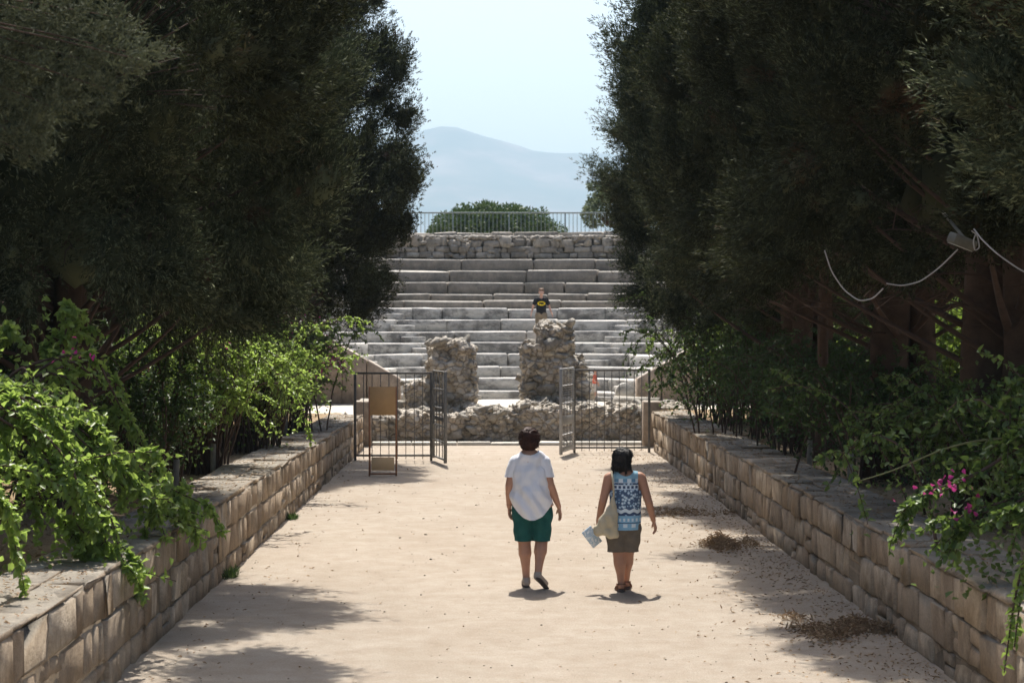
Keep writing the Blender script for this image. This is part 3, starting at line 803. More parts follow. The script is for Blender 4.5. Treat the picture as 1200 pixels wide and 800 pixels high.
def trunk_mesh(seed, H=12, r=0.27, stems=3, lean=(0, 0)):
    global rng
    keep = rng; rng = np.random.default_rng(seed); g = Geo()
    for s in range(stems):
        a = s * 2.1 + seed; ox, oy = (0.16 * math.cos(a), 0.16 * math.sin(a)) if stems > 1 else (0, 0)
        n = 14; z = np.linspace(-0.25, H, n); pts = np.stack([ox * (1 + z * 0.12) + lean[0] * z + 0.05 * np.sin(z * 1.1 + a), oy * (1 + z * 0.12) + lean[1] * z + 0.05 * np.cos(z * 0.9 + a), z], 1)
        rr = r * (1 if s == 0 else 0.72) * (1 - 0.85 * np.clip(z / H, 0, 1)); rr[0] *= 1.45; rr[1] *= 1.05
        tube(g, pts, rr, 14, nz=0.07)
    me = g.mesh('trunk', M['bark'], True); rng = keep
    return me
CM = []
for sd_, Hh, Rr, zb in ((1, 14.0, 2.70, 3.15), (2, 13.0, 2.6, 3.15), (3, 15.0, 2.75, 3.15), (4, 8.9, 2.6, 2.30)):
    cmh, lmh = cypress_crown(sd_, Hh, Rr, zb, lobes=390 if Hh > 10 else 280); CM.append((cmh, lmh, trunk_mesh(sd_, Hh - 1.5, 0.26, 3)))
def cyp_tree(x, D, v, rz, label, sc=(1, 1, 1), z=0.72, mt='cypress', trunk=None, grp='tall cypress trees lining the path'):
    cm, lm, tm = CM[v]
    t = thing('cypress_tree', label, 'tree', (x, D, z), R(rz), grp); t.scale = sc
    if not cm.materials: cm.materials.append(M['cypress'])
    c = link('crown', cm, t)
    if mt != 'cypress':
        c.material_slots[0].link = 'OBJECT'; c.material_slots[0].material = M[mt]
    link('branches', lm, t); link('trunk', trunk or tm, t)
    return t
far_l = cyp_tree(-4.35, 38.0, 0, 20, 'farthest left cypress, its crown edged against the sky', (1.03, 0.98, 0.92), 0.25)
cyp_tree(-5.80, 31.0, 1, 110, 'thick trunked left cypress behind the sunlit green shrub', (0.92, 0.92, 0.85))
near_l3 = cyp_tree(-4.50, 20.7, 3, 200, 'near left cypress overhanging the path edge', (1.04, 0.86, 1.0), mt='cypress_lit')
near_l = cyp_tree(-5.45, 9.8, 3, 290, 'nearest left cypress with a lit branch at the upper left corner', (1.12, 0.9, 1.0))
M['pale_cyp'] = leaf_mat('pale_cypress_foliage', (0.05, 0.058, 0.034), (0.115, 0.125, 0.075), 0.15, 0.8, tcol=(0.15, 0.17, 0.09), dead=(0.20, 0.09, 0.04), spec=0.08)  # paler copy of the cypress foliage; sunlight on one branch put into the colour
def plumes(root, m, items, origin, n0, L=(.02, .055), Wd=(.005, .011), core=False, spread=0.6):
    """extra boughs of a tree in world coordinates: items are (centre, radius, elongation, direction)"""
    g = Geo(); lg = Geo(); origin = np.array(origin, float); V0, F0 = ico(2)
    for c_, s_, el, o_ in items:
        c_ = np.array(c_, float); o_ = norm(np.array(o_, float) + rng.normal(0, .25, 3)); nn_ = int(n0 * (s_ / .25) ** 2 * el / 1.8)
        u = norm(rng.normal(size=(nn_, 3))); k = rng.uniform(0, 6)
        rad = rng.uniform(.35, 1.1, (nn_, 1)) * (1 + .32 * np.sin(u @ np.array([6.1, 4.3, 5.2]) + k) + .2 * np.sin(u @ np.array([-9., 11., 7.]) + k))[:, None]
        P = np.repeat(c_ + (u + o_ * (u @ o_)[:, None] * (el - 1)) * rad * s_, 8, 0); Dd = np.repeat(norm(u * .6 + o_ * .7 + rng.normal(0, .45, u.shape)), 8, 0)
        kites(g, P + rng.normal(0, .014, P.shape), norm(Dd + rng.normal(0, spread, P.shape)), rng.uniform(*L, len(P)), rng.uniform(*Wd, len(P)))
        if core: g.add(c_ + (V0 + o_ * (V0 @ o_)[:, None] * (el - 1)) * rng.uniform(.35, .6, (len(V0), 1)) * s_, [F0])
        t = np.linspace(0, 1, 7)[:, None]; mid_ = (origin + c_) / 2 + np.array([0, 0, .1]); tube(lg, (1 - t) ** 2 * origin + 2 * t * (1 - t) * mid_ + t * t * c_, np.linspace(.012, .003, 7), 5, False)
    bpy.context.view_layer.update()
    for gg_, nm_, mm_ in ((g, 'bough_foliage', m), (lg, 'bough', M['bark'])):
        ob = gg_.build(nm_, mm_, root); ob.matrix_parent_inverse = root.matrix_world.inverted()
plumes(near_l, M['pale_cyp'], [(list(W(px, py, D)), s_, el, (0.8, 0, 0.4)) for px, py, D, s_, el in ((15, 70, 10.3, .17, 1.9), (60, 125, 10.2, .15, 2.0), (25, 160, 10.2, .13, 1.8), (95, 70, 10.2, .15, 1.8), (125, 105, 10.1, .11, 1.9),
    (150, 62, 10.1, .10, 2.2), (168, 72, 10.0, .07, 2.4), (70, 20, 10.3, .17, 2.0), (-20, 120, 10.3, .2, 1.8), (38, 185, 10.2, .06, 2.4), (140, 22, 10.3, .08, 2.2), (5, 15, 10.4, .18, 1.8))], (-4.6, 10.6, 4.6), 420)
plumes(far_l, M['cypress'], [((rng.uniform(-2.5, -1.45), rng.uniform(35.3, 37.6), rng.uniform(4.2, 5.8)), rng.uniform(.20, .32), rng.uniform(1.3, 2.0), (0.5, 0, 0.6)) for _ in range(26)], (-4.2, 37.8, 4.0), 330, (.03, .08), (.01, .022), True, 0.4)
plumes(near_l3, M['cypress'], [((rng.uniform(-2.35, -1.55), rng.uniform(16.0, 19.0), rng.uniform(4.6, 6.8)), rng.uniform(.20, .32), rng.uniform(1.3, 2.0), (0.6, -.3, 0.5)) for _ in range(34)], (-4.3, 20.4, 5.0), 420, (.03, .08), (.009, .019), True, 0.4)
cyp_tree(5.50, 38.0, 2, 75, 'farthest right cypress, its crown edged against the sky', (1.00, 1.02, 0.80), 0.3, mt='cypress_lit')
cyp_tree(5.20, 31.5, 1, 10, 'right cypress between the farthest one and the leaning trunk', (1.08, 0.98, 0.95), 0.66, mt='cypress_lit')
cyp_tree(5.25, 24.6, 0, 160, 'right cypress with forked dark trunks below the hanging cable', (1.08, 1.0, 0.9), 0.66)
cyp_tree(5.30, 19.6, 2, 330, 'right cypress carrying the floodlight on its trunk', (1.10, 1.0, 0.9), 0.66)
cyp_tree(5.80, 13.2, 1, 250, 'nearest right cypress filling the upper right corner', (1.12, 1.02, 0.9), 0.92, mt='cypress_lit')
bk = [(-9.6, 17, 1), (-9.8, 24, 2), (-10, 32, 0), (-9.4, 40, 1), (-8.6, 47, 2), (-15, 28, 0), (-14.5, 40, 1), (16.0, 27, 0), (17.5, 36, 2), (14.5, 45, 1), (12.0, 55, 0), (18.5, 52, 2), (-13, 51, 0)]
bl = ['dark cypress far behind the near left shrubs', 'dark cypress deep behind the left wall', 'dark cypress behind the left trunks', 'dark cypress beyond the left shrubs near the theatre', 'dark cypress beside the left end of the theatre',
      'outer left cypress in the second row', 'outer left cypress farther back', 'outer right cypress behind the sunlit bushes', 'outer right cypress behind the thick trunks', 'right cypress beyond the sunlit hedge',
      'right cypress beside the theatre seats', 'farthest outer right cypress beyond the hedge', 'left cypress behind the theatre side wall']
for (x, D, v), lab in zip(bk, bl):
    cyp_tree(x, D, v, rng.uniform(0, 360), lab, (1.15, 1.15, 0.95), 0.1, grp='cypresses farther back')
# slim leaning trunk on the right
tl = thing('slim_tree', 'slim tree with thin leaning bare trunk behind right wall', 'tree', (4.62, 27.0, 0.72))
g = Geo(); z = np.linspace(-0.1, 5.2, 10); tube(g, np.stack([0.0 + 0.035 * z + 0.02 * np.sin(z * 2), 0 * z, z], 1), np.linspace(0.085, 0.05, 10), 10, nz=0.04); g.build('trunk', M['bark'], tl, True)
g = Geo()
for _ in range(26):
    a = rng.uniform(0, 6.28); z0 = rng.uniform(3.6, 5.2); e = np.array([math.cos(a), math.sin(a), rng.uniform(0, .8)]) * rng.uniform(0.5, 1.3)
    tube(g, [np.array([0.035 * z0, 0, z0]), np.array([0.035 * z0, 0, z0]) + e * .5 + rng.normal(0, .05, 3), np.array([0.035 * z0, 0, z0]) + e], [0.02, 0.012, 0.005], 5, False)
g.build('branches', M['twig'], tl)
g = Geo(); P = np.array([0.18, 0, 4.9]) + rng.normal(0, 1, (5000, 3)) * np.array([0.6, 0.6, 0.5])
kites(g, P, rng.normal(size=P.shape), rng.uniform(0.05, 0.12, len(P)), rng.uniform(0.02, 0.035, len(P))); g.build('crown', M['cypress'], tl)

def canes(seed, n, base, spread, H, dirs, droop, leaf=0.06, per=95, twigs=3, lowfree=0.25, mt='bush_mid', flowers=0, fill=0, extra=None, leafy=1.0, lname=None):
    """arching shrub. returns (foliage geo, stems geo, flowers geo) in local coords"""
    global rng
    keep = rng; rng = np.random.default_rng(seed)
    fg, sg, fl = Geo(), Geo(), Geo()
    LP, LD, LN, LL = [], [], [], []
    allc = []
    def leaf_along(pts, cnt, t0, size):
        t = t0 + (1 - t0) * rng.random(cnt); k = t * (len(pts) - 1); i = np.minimum(k.astype(int), len(pts) - 2); f = (k - i)[:, None]
        p = pts[i] * (1 - f) + pts[i + 1] * f; tg = norm(pts[i + 1] - pts[i])
        d = norm(tg * 0.35 + norm(rng.normal(size=p.shape)) * 0.8 + np.array([0, 0, -0.15]))
        LP.append(p); LD.append(d); LN.append(norm(rng.normal(0, 0.55, p.shape) + np.array([0, 0, 1.0]))); LL.append(rng.uniform(0.6, 1.15, cnt) * size)
    for c in range(n + (len(extra) if extra else 0)):
        if c < n:
            a = dirs[0] + rng.normal(0, dirs[1]); b0 = np.array([rng.normal(0, base), rng.normal(0, base), -0.05])
            h = H * rng.uniform(0.55, 1.05); L = spread * rng.uniform(0.35, 1.1)
            m = 14; t = np.linspace(0, 1, m)
            rr = L * t ** 1.25; zz = h * (np.sin(t * math.pi * 0.5 * (1 + droop * rng.uniform(0.4, 1.0))))
            pts = np.stack([b0[0] + math.cos(a) * rr, b0[1] + math.sin(a) * rr, b0[2] + zz], 1)
            pts[1:] += np.cumsum(rng.normal(0, 0.018, (m - 1, 3)), 0)
        else:
            pts = np.array(extra[c - n], float); tt = np.linspace(0, len(pts) - 1, 16); pts = np.stack([np.interp(tt, range(len(pts)), pts[:, q]) for q in range(3)], 1)
            for _ in range(2): pts[1:-1] = (pts[:-2] + 2 * pts[1:-1] + pts[2:]) / 4
        tube(sg, pts, np.linspace(0.016, 0.004, len(pts)), 5, False)
        leaf_along(pts, int(per * leafy), lowfree, leaf); allc.append(pts)
        for _ in range(twigs):
            i = rng.integers(4, len(pts) - 1); p0 = pts[i]; tg = norm(pts[i] - pts[i - 1]); e = norm(tg + rng.normal(0, 0.6, 3) + np.array([0, 0, 0.2])) * (rng.uniform(0.25, 0.6) if c < n else rng.uniform(0.10, 0.28))
            t = np.linspace(0, 1, 6)[:, None]; tp = p0 + t * e + np.array([0, 0, -0.18]) * t ** 2
            tube(sg, tp, np.linspace(0.006, 0.002, 6), 4, False); leaf_along(tp, int(per * 0.38), 0.05, leaf)
        if flowers and rng.random() < flowers:
            i = rng.integers(8, len(pts)); q = pts[i] + rng.normal(0, 0.05, (14, 3))
            leaves(fl, q, norm(rng.normal(size=q.shape)), norm(rng.normal(size=q.shape)), 0.045, 0.035, 0.2)
    P = np.concatenate(LP); Dd = np.concatenate(LD); Nn = np.concatenate(LN); Ls = np.concatenate(LL)
    if fill:
        allp = np.concatenate([c[3:] for c in allc]); k = rng.integers(0, len(allp), fill); q = allp[k] * np.array([0.9, 0.9, 1]) + rng.normal(0, 0.16, (fill, 3)); q[:, 2] = np.maximum(0.05, q[:, 2] - np.abs(rng.normal(0, 0.25, fill)))
        P = np.concatenate([P, q]); Dd = np.concatenate([Dd, norm(rng.normal(size=q.shape))]); Nn = np.concatenate([Nn, norm(rng.normal(0, .7, q.shape) + np.array([0, 0, 1.]))]); Ls = np.concatenate([Ls, rng.uniform(0.7, 1.1, fill) * leaf])
    leaves(fg, P, Dd, Nn, Ls, Ls * 0.68)
    rng = keep
    return fg, sg, fl
def shrub(x, D, z, label, seed, mt='bush_mid', grp=None, cat='shrub', name='shrub', stem='twig', blooms=(), **kw):
    fg, sg, fl = canes(seed, mt=mt, **kw)
    for bx_, by_, bd_, bn_ in blooms:
        q = np.array(list(W(bx_, by_, bd_))) - np.array([x, D, z]) + rng.normal(0, 1, (bn_, 3)) * np.array([.09, .09, .05]); leaves(fl, q, norm(rng.normal(size=q.shape)), norm(rng.normal(size=q.shape)), 0.042, 0.034, 0.2)
    t = thing(name, label, cat, (x, D, z), 0, grp)
    fg.build('foliage', M[mt], t); sg.build('stems', M[stem], t)
    if fl.n: kind(fl.build('flowers', M['flower'], t), 'stuff')
    return t
def loc_pts(x, D, z, pts): return [[W(px, py, d).x - x, d - D, W(px, py, d).z - z] for px, py, d in pts]

# left shrubs
x, D, z = -5.0, 15.2, 0.75
ex = [loc_pts(x, D, z, p) for p in (
    [(-40, 520, 16.5), (-10, 440, 16.3), (50, 450, 16.2), (110, 490, 16.4), (160, 560, 16.6), (200, 592, 16.9), (243, 606, 17.1)],
    [(-60, 520, 15.5), (-30, 430, 15.3), (40, 470, 15.2), (95, 530, 15.2), (120, 590, 15.3), (140, 640, 15.4), (168, 664, 15.4)],
    [(-20, 520, 17.0), (20, 420, 17.0), (90, 415, 17.0), (140, 470, 17.2), (170, 530, 17.3), (205, 585, 17.4), (225, 600, 17.5)],
    [(-20, 480, 16.0), (30, 440, 16.0), (70, 470, 16.0), (130, 540, 16.0), (150, 570, 16.1), (185, 575, 16.2)],
    [(-40, 480, 15), (0, 470, 15), (60, 520, 15), (90, 560, 15), (100, 600, 15.1), (110, 625, 15.1)],
    [(0, 520, 17.5), (50, 440, 17.5), (90, 390, 17.5), (88, 372, 17.5)],
    [(-20, 440, 16.5), (5, 400, 16.5), (10, 382, 16.5)],
    [(-30, 600, 15), (20, 560, 15), (60, 590, 15.2), (90, 630, 15.2), (110, 640, 15.2)],
    [(-60, 650, 13), (-20, 560, 13), (10, 600, 13), (20, 660, 13.1)])]
ex = ex + [[(np.array(p) + np.array([rng.normal(0, .10), rng.normal(0, .2), rng.normal(-.03, .09)])).tolist() for p in e] for e in ex[:6] for _ in range(3)]
shrub(x, D, z, 'bright green shrub arching over the near end of left wall', 21, 'bush_bright', 'shrubs behind the left wall', n=50, base=0.5, spread=1.55, H=1.45,
      dirs=(0.0, 1.2), droop=0.55, leaf=0.074, per=120, twigs=4, fill=2500, flowers=0.0, blooms=((96, 416, 16.2, 10),), extra=ex)
shrub(-6.3, 19.5, 0.75, 'dark leafy shrub behind the bright arching one', 22, 'bush_dark', 'shrubs behind the left wall', n=70, base=0.7, spread=1.8, H=1.7, dirs=(0, 2.0), droop=0.5, leaf=0.07, per=80, fill=5000)
shrub(-4.0, 22.6, 0.75, 'dark shrub right of the thick trunk, left wall', 23, 'bush_dark', 'shrubs behind the left wall', n=40, base=0.25, spread=0.8, H=1.75, dirs=(0, 2.5), droop=0.3, leaf=0.06, per=80, fill=2600, flowers=0.08)
x, D, z = -3.75, 25.6, 0.75
ex = [loc_pts(x, D, z, p) for p in ([(240, 560, 25.6), (235, 470, 25.6), (215, 400, 25.6), (180, 378, 25.6), (168, 372, 25.6)], [(250, 560, 25.6), (270, 450, 25.6), (275, 400, 25.6), (274, 358, 25.6)],
                                    [(250, 560, 25.6), (300, 440, 25.6), (345, 455, 25.6), (362, 500, 25.8), (364, 520, 25.8)])]
shrub(x, D, z, 'sunlit green shrub on bare stems in the middle of left wall', 24, 'bush_bright', 'shrubs behind the left wall', n=95, base=0.16, spread=1.15, H=1.85, dirs=(0.2, 2.2), droop=0.42, leaf=0.062, per=70, lowfree=0.5, twigs=4, fill=0, flowers=0.02, blooms=((176, 436, 24.8, 20), (247, 398, 25.2, 8), (265, 402, 25.2, 8)), extra=ex)
x, D, z = -3.55, 30.0, 0.72
ex = [loc_pts(x, D, z, p) for p in ([(300, 520, 30), (320, 440, 30), (350, 400, 30), (385, 372, 30), (415, 372, 30), (438, 380, 30)], [(300, 520, 30), (340, 440, 30), (400, 420, 30), (430, 415, 30)])]
shrub(x, D, z, 'rounded green shrub farther along the left wall', 25, 'bush_bright', 'shrubs behind the left wall', n=85, base=0.22, spread=1.2, H=1.75, dirs=(0.1, 2.2), droop=0.45, leaf=0.062, per=70, lowfree=0.3, fill=1500, flowers=0.10, extra=ex)
shrub(-3.35, 34.6, 0.70, 'shrub with pink flowers near the left gate panel', 26, 'bush_mid', 'shrubs behind the left wall', n=70, base=0.2, spread=1.0, H=2.0, dirs=(0.1, 2.4), droop=0.35, leaf=0.06, per=70, lowfree=0.2, fill=1600, flowers=0.25, blooms=((385, 424, 33.8, 40), (395, 430, 33.8, 20), (345, 372, 34, 26), (372, 437, 33.9, 12)))
shrub(-5.4, 33.0, 0.72, 'dark shrub under the farthest left cypress', 27, 'bush_dark', 'shrubs behind the left wall', n=60, base=0.5, spread=1.4, H=1.9, dirs=(0, 2.4), droop=0.4, leaf=0.065, per=70, fill=2500)
# right shrubs
def rsh(x, D, s, lab, **kw):
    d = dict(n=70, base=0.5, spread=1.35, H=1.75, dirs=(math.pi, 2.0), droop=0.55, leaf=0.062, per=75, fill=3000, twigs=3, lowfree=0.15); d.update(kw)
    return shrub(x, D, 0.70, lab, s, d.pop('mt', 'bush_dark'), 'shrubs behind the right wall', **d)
ex = [loc_pts(4.7, 37.5, 0.7, p) for p in ([(850, 480, 37.5), (800, 440, 37.5), (770, 395, 37.5), (735, 385, 37.5), (722, 392, 37.5)], [(850, 480, 37.5), (810, 400, 37.5), (780, 355, 37.5), (740, 345, 37.5), (724, 352, 37.5)],
     [(850, 480, 37.5), (800, 450, 37.5), (770, 430, 37.5), (745, 425, 37.5)], [(850, 480, 37.5), (800, 430, 37.5), (775, 410, 37.5), (765, 440, 37.5)])]
rsh(4.75, 37.5, 31, 'shrub at the far end of right wall with pale sprigs', spread=1.5, mt='bush_mid', extra=ex, H=1.9)
rsh(4.9, 33.0, 32, 'dark shrub behind right wall below the farthest trunks', H=1.85)
rsh(5.0, 28.8, 33, 'dark shrub behind right wall just beyond the leaning trunk', spread=1.3, flowers=0.03, H=1.7)
rsh(5.2, 24.0, 34, 'dark shrub behind right wall at the thick grey stake', spread=1.2, flowers=0.03, H=1.45)
x, D, z = 5.3, 18.8, 0.70
ex = [loc_pts(x, D, z, p) for p in ([(1250, 560, 19), (1180, 470, 19), (1110, 470, 19), (1050, 490, 18.9), (998, 494, 18.8)], [(1250, 560, 19), (1180, 490, 19), (1130, 480, 19), (1080, 488, 19)],
                                    [(1250, 560, 18), (1200, 520, 18), (1140, 530, 18), (1090, 545, 18)])]
rsh(x, D, 35, 'shrub with lit drooping tips behind the right wall', spread=1.45, H=1.5, mt='bush_mid', extra=ex + [[(np.array(p) + rng.normal(0, .07, 3)).tolist() for p in e] for e in ex], per=80)
x, D, z = 5.3, 14.2, 0.70
ex = [loc_pts(x, D, z, p) for p in ([(1330, 560, 14), (1230, 500, 14), (1160, 550, 14), (1100, 580, 14), (1062, 596, 14)], [(1330, 560, 14), (1240, 560, 14), (1180, 590, 14), (1130, 600, 14), (1095, 645, 13.9)],
     [(1330, 560, 14), (1250, 540, 14), (1200, 610, 14), (1140, 615, 13.9), (1100, 620, 13.9)], [(1330, 600, 14), (1240, 520, 14), (1190, 510, 14), (1180, 520, 14)],
     [(1330, 600, 14), (1260, 600, 13.6), (1210, 600, 13.4), (1185, 600, 13.4)])]
rsh(x, D, 36, 'near right shrub with pink flowers spilling over the wall', spread=1.2, H=1.55, mt='bush_mid', leaf=0.07, extra=ex + [[(np.array(p) + rng.normal(0, .06, 3)).tolist() for p in e] for e in ex], per=80, flowers=0.05, blooms=((1112, 566, 13.6, 16), (1098, 572, 13.6, 6)), fill=3800)
g = Geo()
wp = [(1230, 515, 15.5), (1165, 513, 15.4), (1110, 524, 15.4), (1050, 552, 15.4), (1008, 564, 15.4)]
P_ = np.array([list(W(*p)) for p in wp]); tt = np.linspace(0, 4, 16); P_ = np.stack([np.interp(tt, range(5), P_[:, q]) for q in range(3)], 1)
for _ in range(3): P_[1:-1] = (P_[:-2] + 2 * P_[1:-1] + P_[2:]) / 4
whip = thing('long_shoot', 'long pale bare shoot reaching over the right wall', 'shoot', tuple(P_[0]))
tube(g, P_ - P_[0], np.linspace(0.010, 0.005, 16), 6); g.build('stem', M['stem'], whip, True)
g = Geo(); q = (P_ - P_[0])[-1] + rng.normal(0, .015, (5, 3)); leaves(g, q, norm(rng.normal(size=q.shape)), norm(rng.normal(size=q.shape)), 0.05, 0.03); g.build('leaves', M['bush_bright'], whip)
x, D, z = 4.9, 11.6, 0.70
ex = [loc_pts(x, D, z, p) for p in ([(1420, 600, 11.6), (1300, 560, 11.7), (1215, 620, 11.8), (1196, 680, 11.9), (1188, 730, 11.9), (1180, 790, 11.9)], [(1420, 600, 11.6), (1290, 560, 11.7), (1215, 640, 11.8), (1199, 700, 11.9), (1192, 760, 11.9)])]
shrub(x, D, z, 'shrub spray hanging over right wall in the lower right corner', 37, 'bush_bright', 'shrubs behind the right wall', n=14, base=0.3, spread=0.9, H=1.1, dirs=(0.2, 1.2), droop=0.5, leaf=0.06, per=90, twigs=1, fill=0, extra=ex)
# sunlit bushes beyond the right trunks
fb = [canes(50 + i, 60, 0.6, 1.8, 2.4, (0, 2.5), 0.45, leaf=0.10, per=60, fill=3000) for i in range(2)]
fm = [(a.mesh('foliage', M['bush_far']), b.mesh('stems', M['twig'])) for a, b, c in fb]
for i, (x, D, s, lab) in enumerate([(8.7, 42, 1.15, 'sunlit bush seen just left of the forked trunks'), (9.6, 39.5, 1.1, 'sunlit bush seen right of the forked trunks'), (7.6, 46, 1.2, 'sunlit bush seen behind the leaning trunk'),
                                    (10.6, 43.5, 1.2, 'sunlit bush seen left of the floodlight trunk'), (9.2, 47.5, 1.35, 'taller sunlit bush far behind the forked trunks'), (11.8, 46, 1.3, 'sunlit bush seen behind the floodlight trunk'),
                                    (6.9, 43, 1.0, 'bush beyond the farthest right cypress'), (11.2, 38.5, 1.0, 'low sunlit bush behind the floodlight trunk')]):
    t = thing('shrub', lab, 'shrub', (x, D, 0.7), rng.uniform(0, 6), 'sunlit bushes beyond the right trees'); t.scale = (s, s, s)
    link('foliage', fm[i % 2][0], t); link('stems', fm[i % 2][1], t)
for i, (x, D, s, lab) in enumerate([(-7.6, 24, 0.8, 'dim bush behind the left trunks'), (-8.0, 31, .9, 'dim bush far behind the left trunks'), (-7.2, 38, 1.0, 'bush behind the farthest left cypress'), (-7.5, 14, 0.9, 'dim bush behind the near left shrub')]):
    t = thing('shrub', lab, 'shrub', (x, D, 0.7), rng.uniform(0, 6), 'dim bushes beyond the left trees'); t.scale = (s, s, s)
    f = link('foliage', fm[i % 2][0], t); f.material_slots[0].link = 'OBJECT'; f.material_slots[0].material = M['bush_dark']; link('stems', fm[i % 2][1], t)  # same bushes in the darker leaf copy, shade painted by colour

def dome_tree(name, label, x, D, z, cx, cz, rx, ry, rz_, mt, seed, lobes=110, per=170, sz=0.16, th=3.0):
    global rng
    keep = rng; rng = np.random.default_rng(seed)
    t = thing(name, label, 'tree', (x, D, z)); g = Geo()
    for i in range(lobes):
        ph = math.acos(1 - (i + .5) / lobes * 1.15); a = i * 2.4
        c = np.array([math.sin(ph) * math.cos(a) * rx, math.sin(ph) * math.sin(a) * ry, cz + math.cos(ph) * rz_]) * (1 + 0.07 * math.sin(2.3 * a + ph * 3) + rng.normal(0, .035)); s = rng.uniform(0.28, 0.5) * rx / 2.6
        u = norm(rng.normal(size=(per, 3))); P = c + u * s * rng.uniform(0.6, 1.05, (per, 1)) * np.array([1, 1, .75])
        kites(g, P, norm(u + rng.normal(0, .6, u.shape)), rng.uniform(0.6, 1.2, per) * sz, rng.uniform(0.3, 0.5, per) * sz)
    g.build('crown', M[mt], t)
    g = Geo(); tube(g, [(0, 0, -0.2), (0.05, 0, th * .5), (0, 0, th)], [0.3, 0.22, 0.15], 10, nz=.05)
    for _ in range(14):
        a = rng.uniform(0, 6.28); tube(g, [(0, 0, th * .6), (math.cos(a) * rx * .4, math.sin(a) * ry * .4, cz * .8), (math.cos(a) * rx * .8, math.sin(a) * ry * .8, cz + .2 * rz_)], [0.1, 0.06, 0.03], 6, False)
    g.build('trunk', M['bark'], t, True); rng = keep
dome_tree('round_tree', 'round domed green tree behind the railing', 0.42, 88.0, 5.3, 0, 0.55, 2.75, 2.4, 1.75, 'dome', 5, 190, 260, 0.17, 2.0)
dome_tree('pale_tree', 'pale grey green tree left of the farthest right cypress', 4.95, 72.0, 5.3, 0, 1.2, 1.15, 1.2, 1.35, 'grey_leaf', 6, 60, 140, 0.15, 1.4)

# ------------------------------------------------------------------ litter, pebbles, dry grass
g = Geo(); n = 1500
for x, y, s in zip(rng.uniform(-2.7, 3.5, n), rng.uniform(10, 42, n) ** 1.0, rng.gamma(1.6, 0.0022, n) + 0.002):
    V, Fc = ico(1); P = V * np.array([s, s * rng.uniform(.7, 1.2), s * .6]) * (1 + rng.normal(0, .12, V.shape)); g.add(P + np.array([x, y, s * .25]), [Fc])
kind(g.build('gravel', M['mortar']), 'stuff')
g = Geo(); n = 2100
x = np.where(rng.random(n) < 0.80, XR - 0.05 - np.abs(rng.normal(0, 0.75, n)), np.where(rng.random(n) < .75, -2.55 + np.abs(rng.normal(0, .5, n)), rng.uniform(-2.5, 3.4, n))); x = np.clip(x, -2.6, 3.5)
y = rng.uniform(11, 41, n); P = np.stack([x, y, rng.uniform(0.004, 0.02, n)], 1); d = rng.normal(size=(n, 3)) * np.array([1, 1, .15])
leaves(g, P, d, norm(rng.normal(0, .25, (n, 3)) + np.array([0, 0, 1.])), rng.uniform(.02, .055, n), rng.uniform(.008, .03, n), 0.2)
kind(g.build('leaf_litter', M['litter']), 'stuff')
for nm, x0, x1 in (('left_terrace_litter', -7.5, -3.6), ('right_terrace_litter', 4.3, 8.5)):
    g = Geo(); n = 9000; P = np.stack([rng.uniform(x0, x1, n), rng.uniform(11, 43, n), np.zeros(n)], 1); P[:, 2] = (ZL(P[:, 1]) if x0 < 0 else ZR) - 0.09 + rng.uniform(0, .05, n)
    leaves(g, P, rng.normal(size=(n, 3)) * np.array([1, 1, .3]), norm(rng.normal(0, .4, (n, 3)) + np.array([0, 0, 1.])), rng.uniform(.03, .07, n), rng.uniform(.01, .03, n), 0.2)
    kind(g.build(nm, M['litter']), 'stuff')
# a few leaves lying on the wall tops
g = Geo(); n = 3200; yy = rng.uniform(11, 41, n); lf = rng.random(n) < .5
P = np.stack([np.where(lf, XL(yy) - rng.uniform(0.05, 0.68, n), XR + rng.uniform(.05, .68, n)), yy, np.where(lf, ZL(yy), ZR) + 0.022], 1)
leaves(g, P, rng.normal(size=(n, 3)) * np.array([1, 1, .1]), norm(rng.normal(0, .2, (n, 3)) + np.array([0, 0, 1.])), rng.uniform(.02, .05, n), rng.uniform(.008, .025, n), 0.2)
kind(g.build('wall_top_litter', M['litter']), 'stuff')
for (px, py, rx, ry, h, cnt, lab) in ((838, 640, .30, .5, .14, 1500, 'reddish heap of dry needles right of the sunlit path'), (795, 603, .62, .5, .05, 900, 'flat dark heap of dry leaves in far right shade'),
                                      (960, 742, .26, .5, .10, 1100, 'dark heap of dry leaves beside the pale one'),
                                      (1030, 738, .36, .30, .12, 1500, 'pale sunlit heap of dry leaves nearest the right wall')):
    D = 2.7 * F / (py - 376); c = W(px, py, D)
    g = Geo(); k = rng.integers(0, 7, cnt); cc = rng.normal(0, .62, (7, 2)) * np.array([rx, ry]); hh = h * rng.uniform(.5, 1.2, 7)
    e = rng.normal(0, .30, (cnt, 2)) * np.array([rx, ry]); P = np.concatenate([cc[k] + e, (hh[k] * np.exp(-((e / np.array([rx, ry])) ** 2).sum(1) / .16) * rng.uniform(.1, 1.0, cnt) + .006)[:, None]], 1)
    leaves(g, P, rng.normal(size=(cnt, 3)) * np.array([1, 1, .5]), norm(rng.normal(0, .8, (cnt, 3)) + np.array([0, 0, 1.])), rng.uniform(.03, .08, cnt), rng.uniform(.006, .02, cnt), 0.25)
    tag(g.build('leaf_heap', M['litter'], loc=(c.x, D, 0)), lab, 'leaf heap', 'heaps of dry leaves on the path')
g = Geo(); n = 1400; yy = 13.5 + 22 * rng.random(n) ** 1.3; P = np.stack([XR - .03 - np.abs(rng.normal(0, 1, n)) * (.28 + .22 * np.sin(yy * 1.9) ** 2), yy, rng.uniform(.004, .03, n)], 1)
leaves(g, P, rng.normal(size=(n, 3)) * np.array([1, 1, .3]), norm(rng.normal(0, .4, (n, 3)) + np.array([0, 0, 1.])), rng.uniform(.015, .05, n), rng.uniform(.005, .018, n), 0.2)
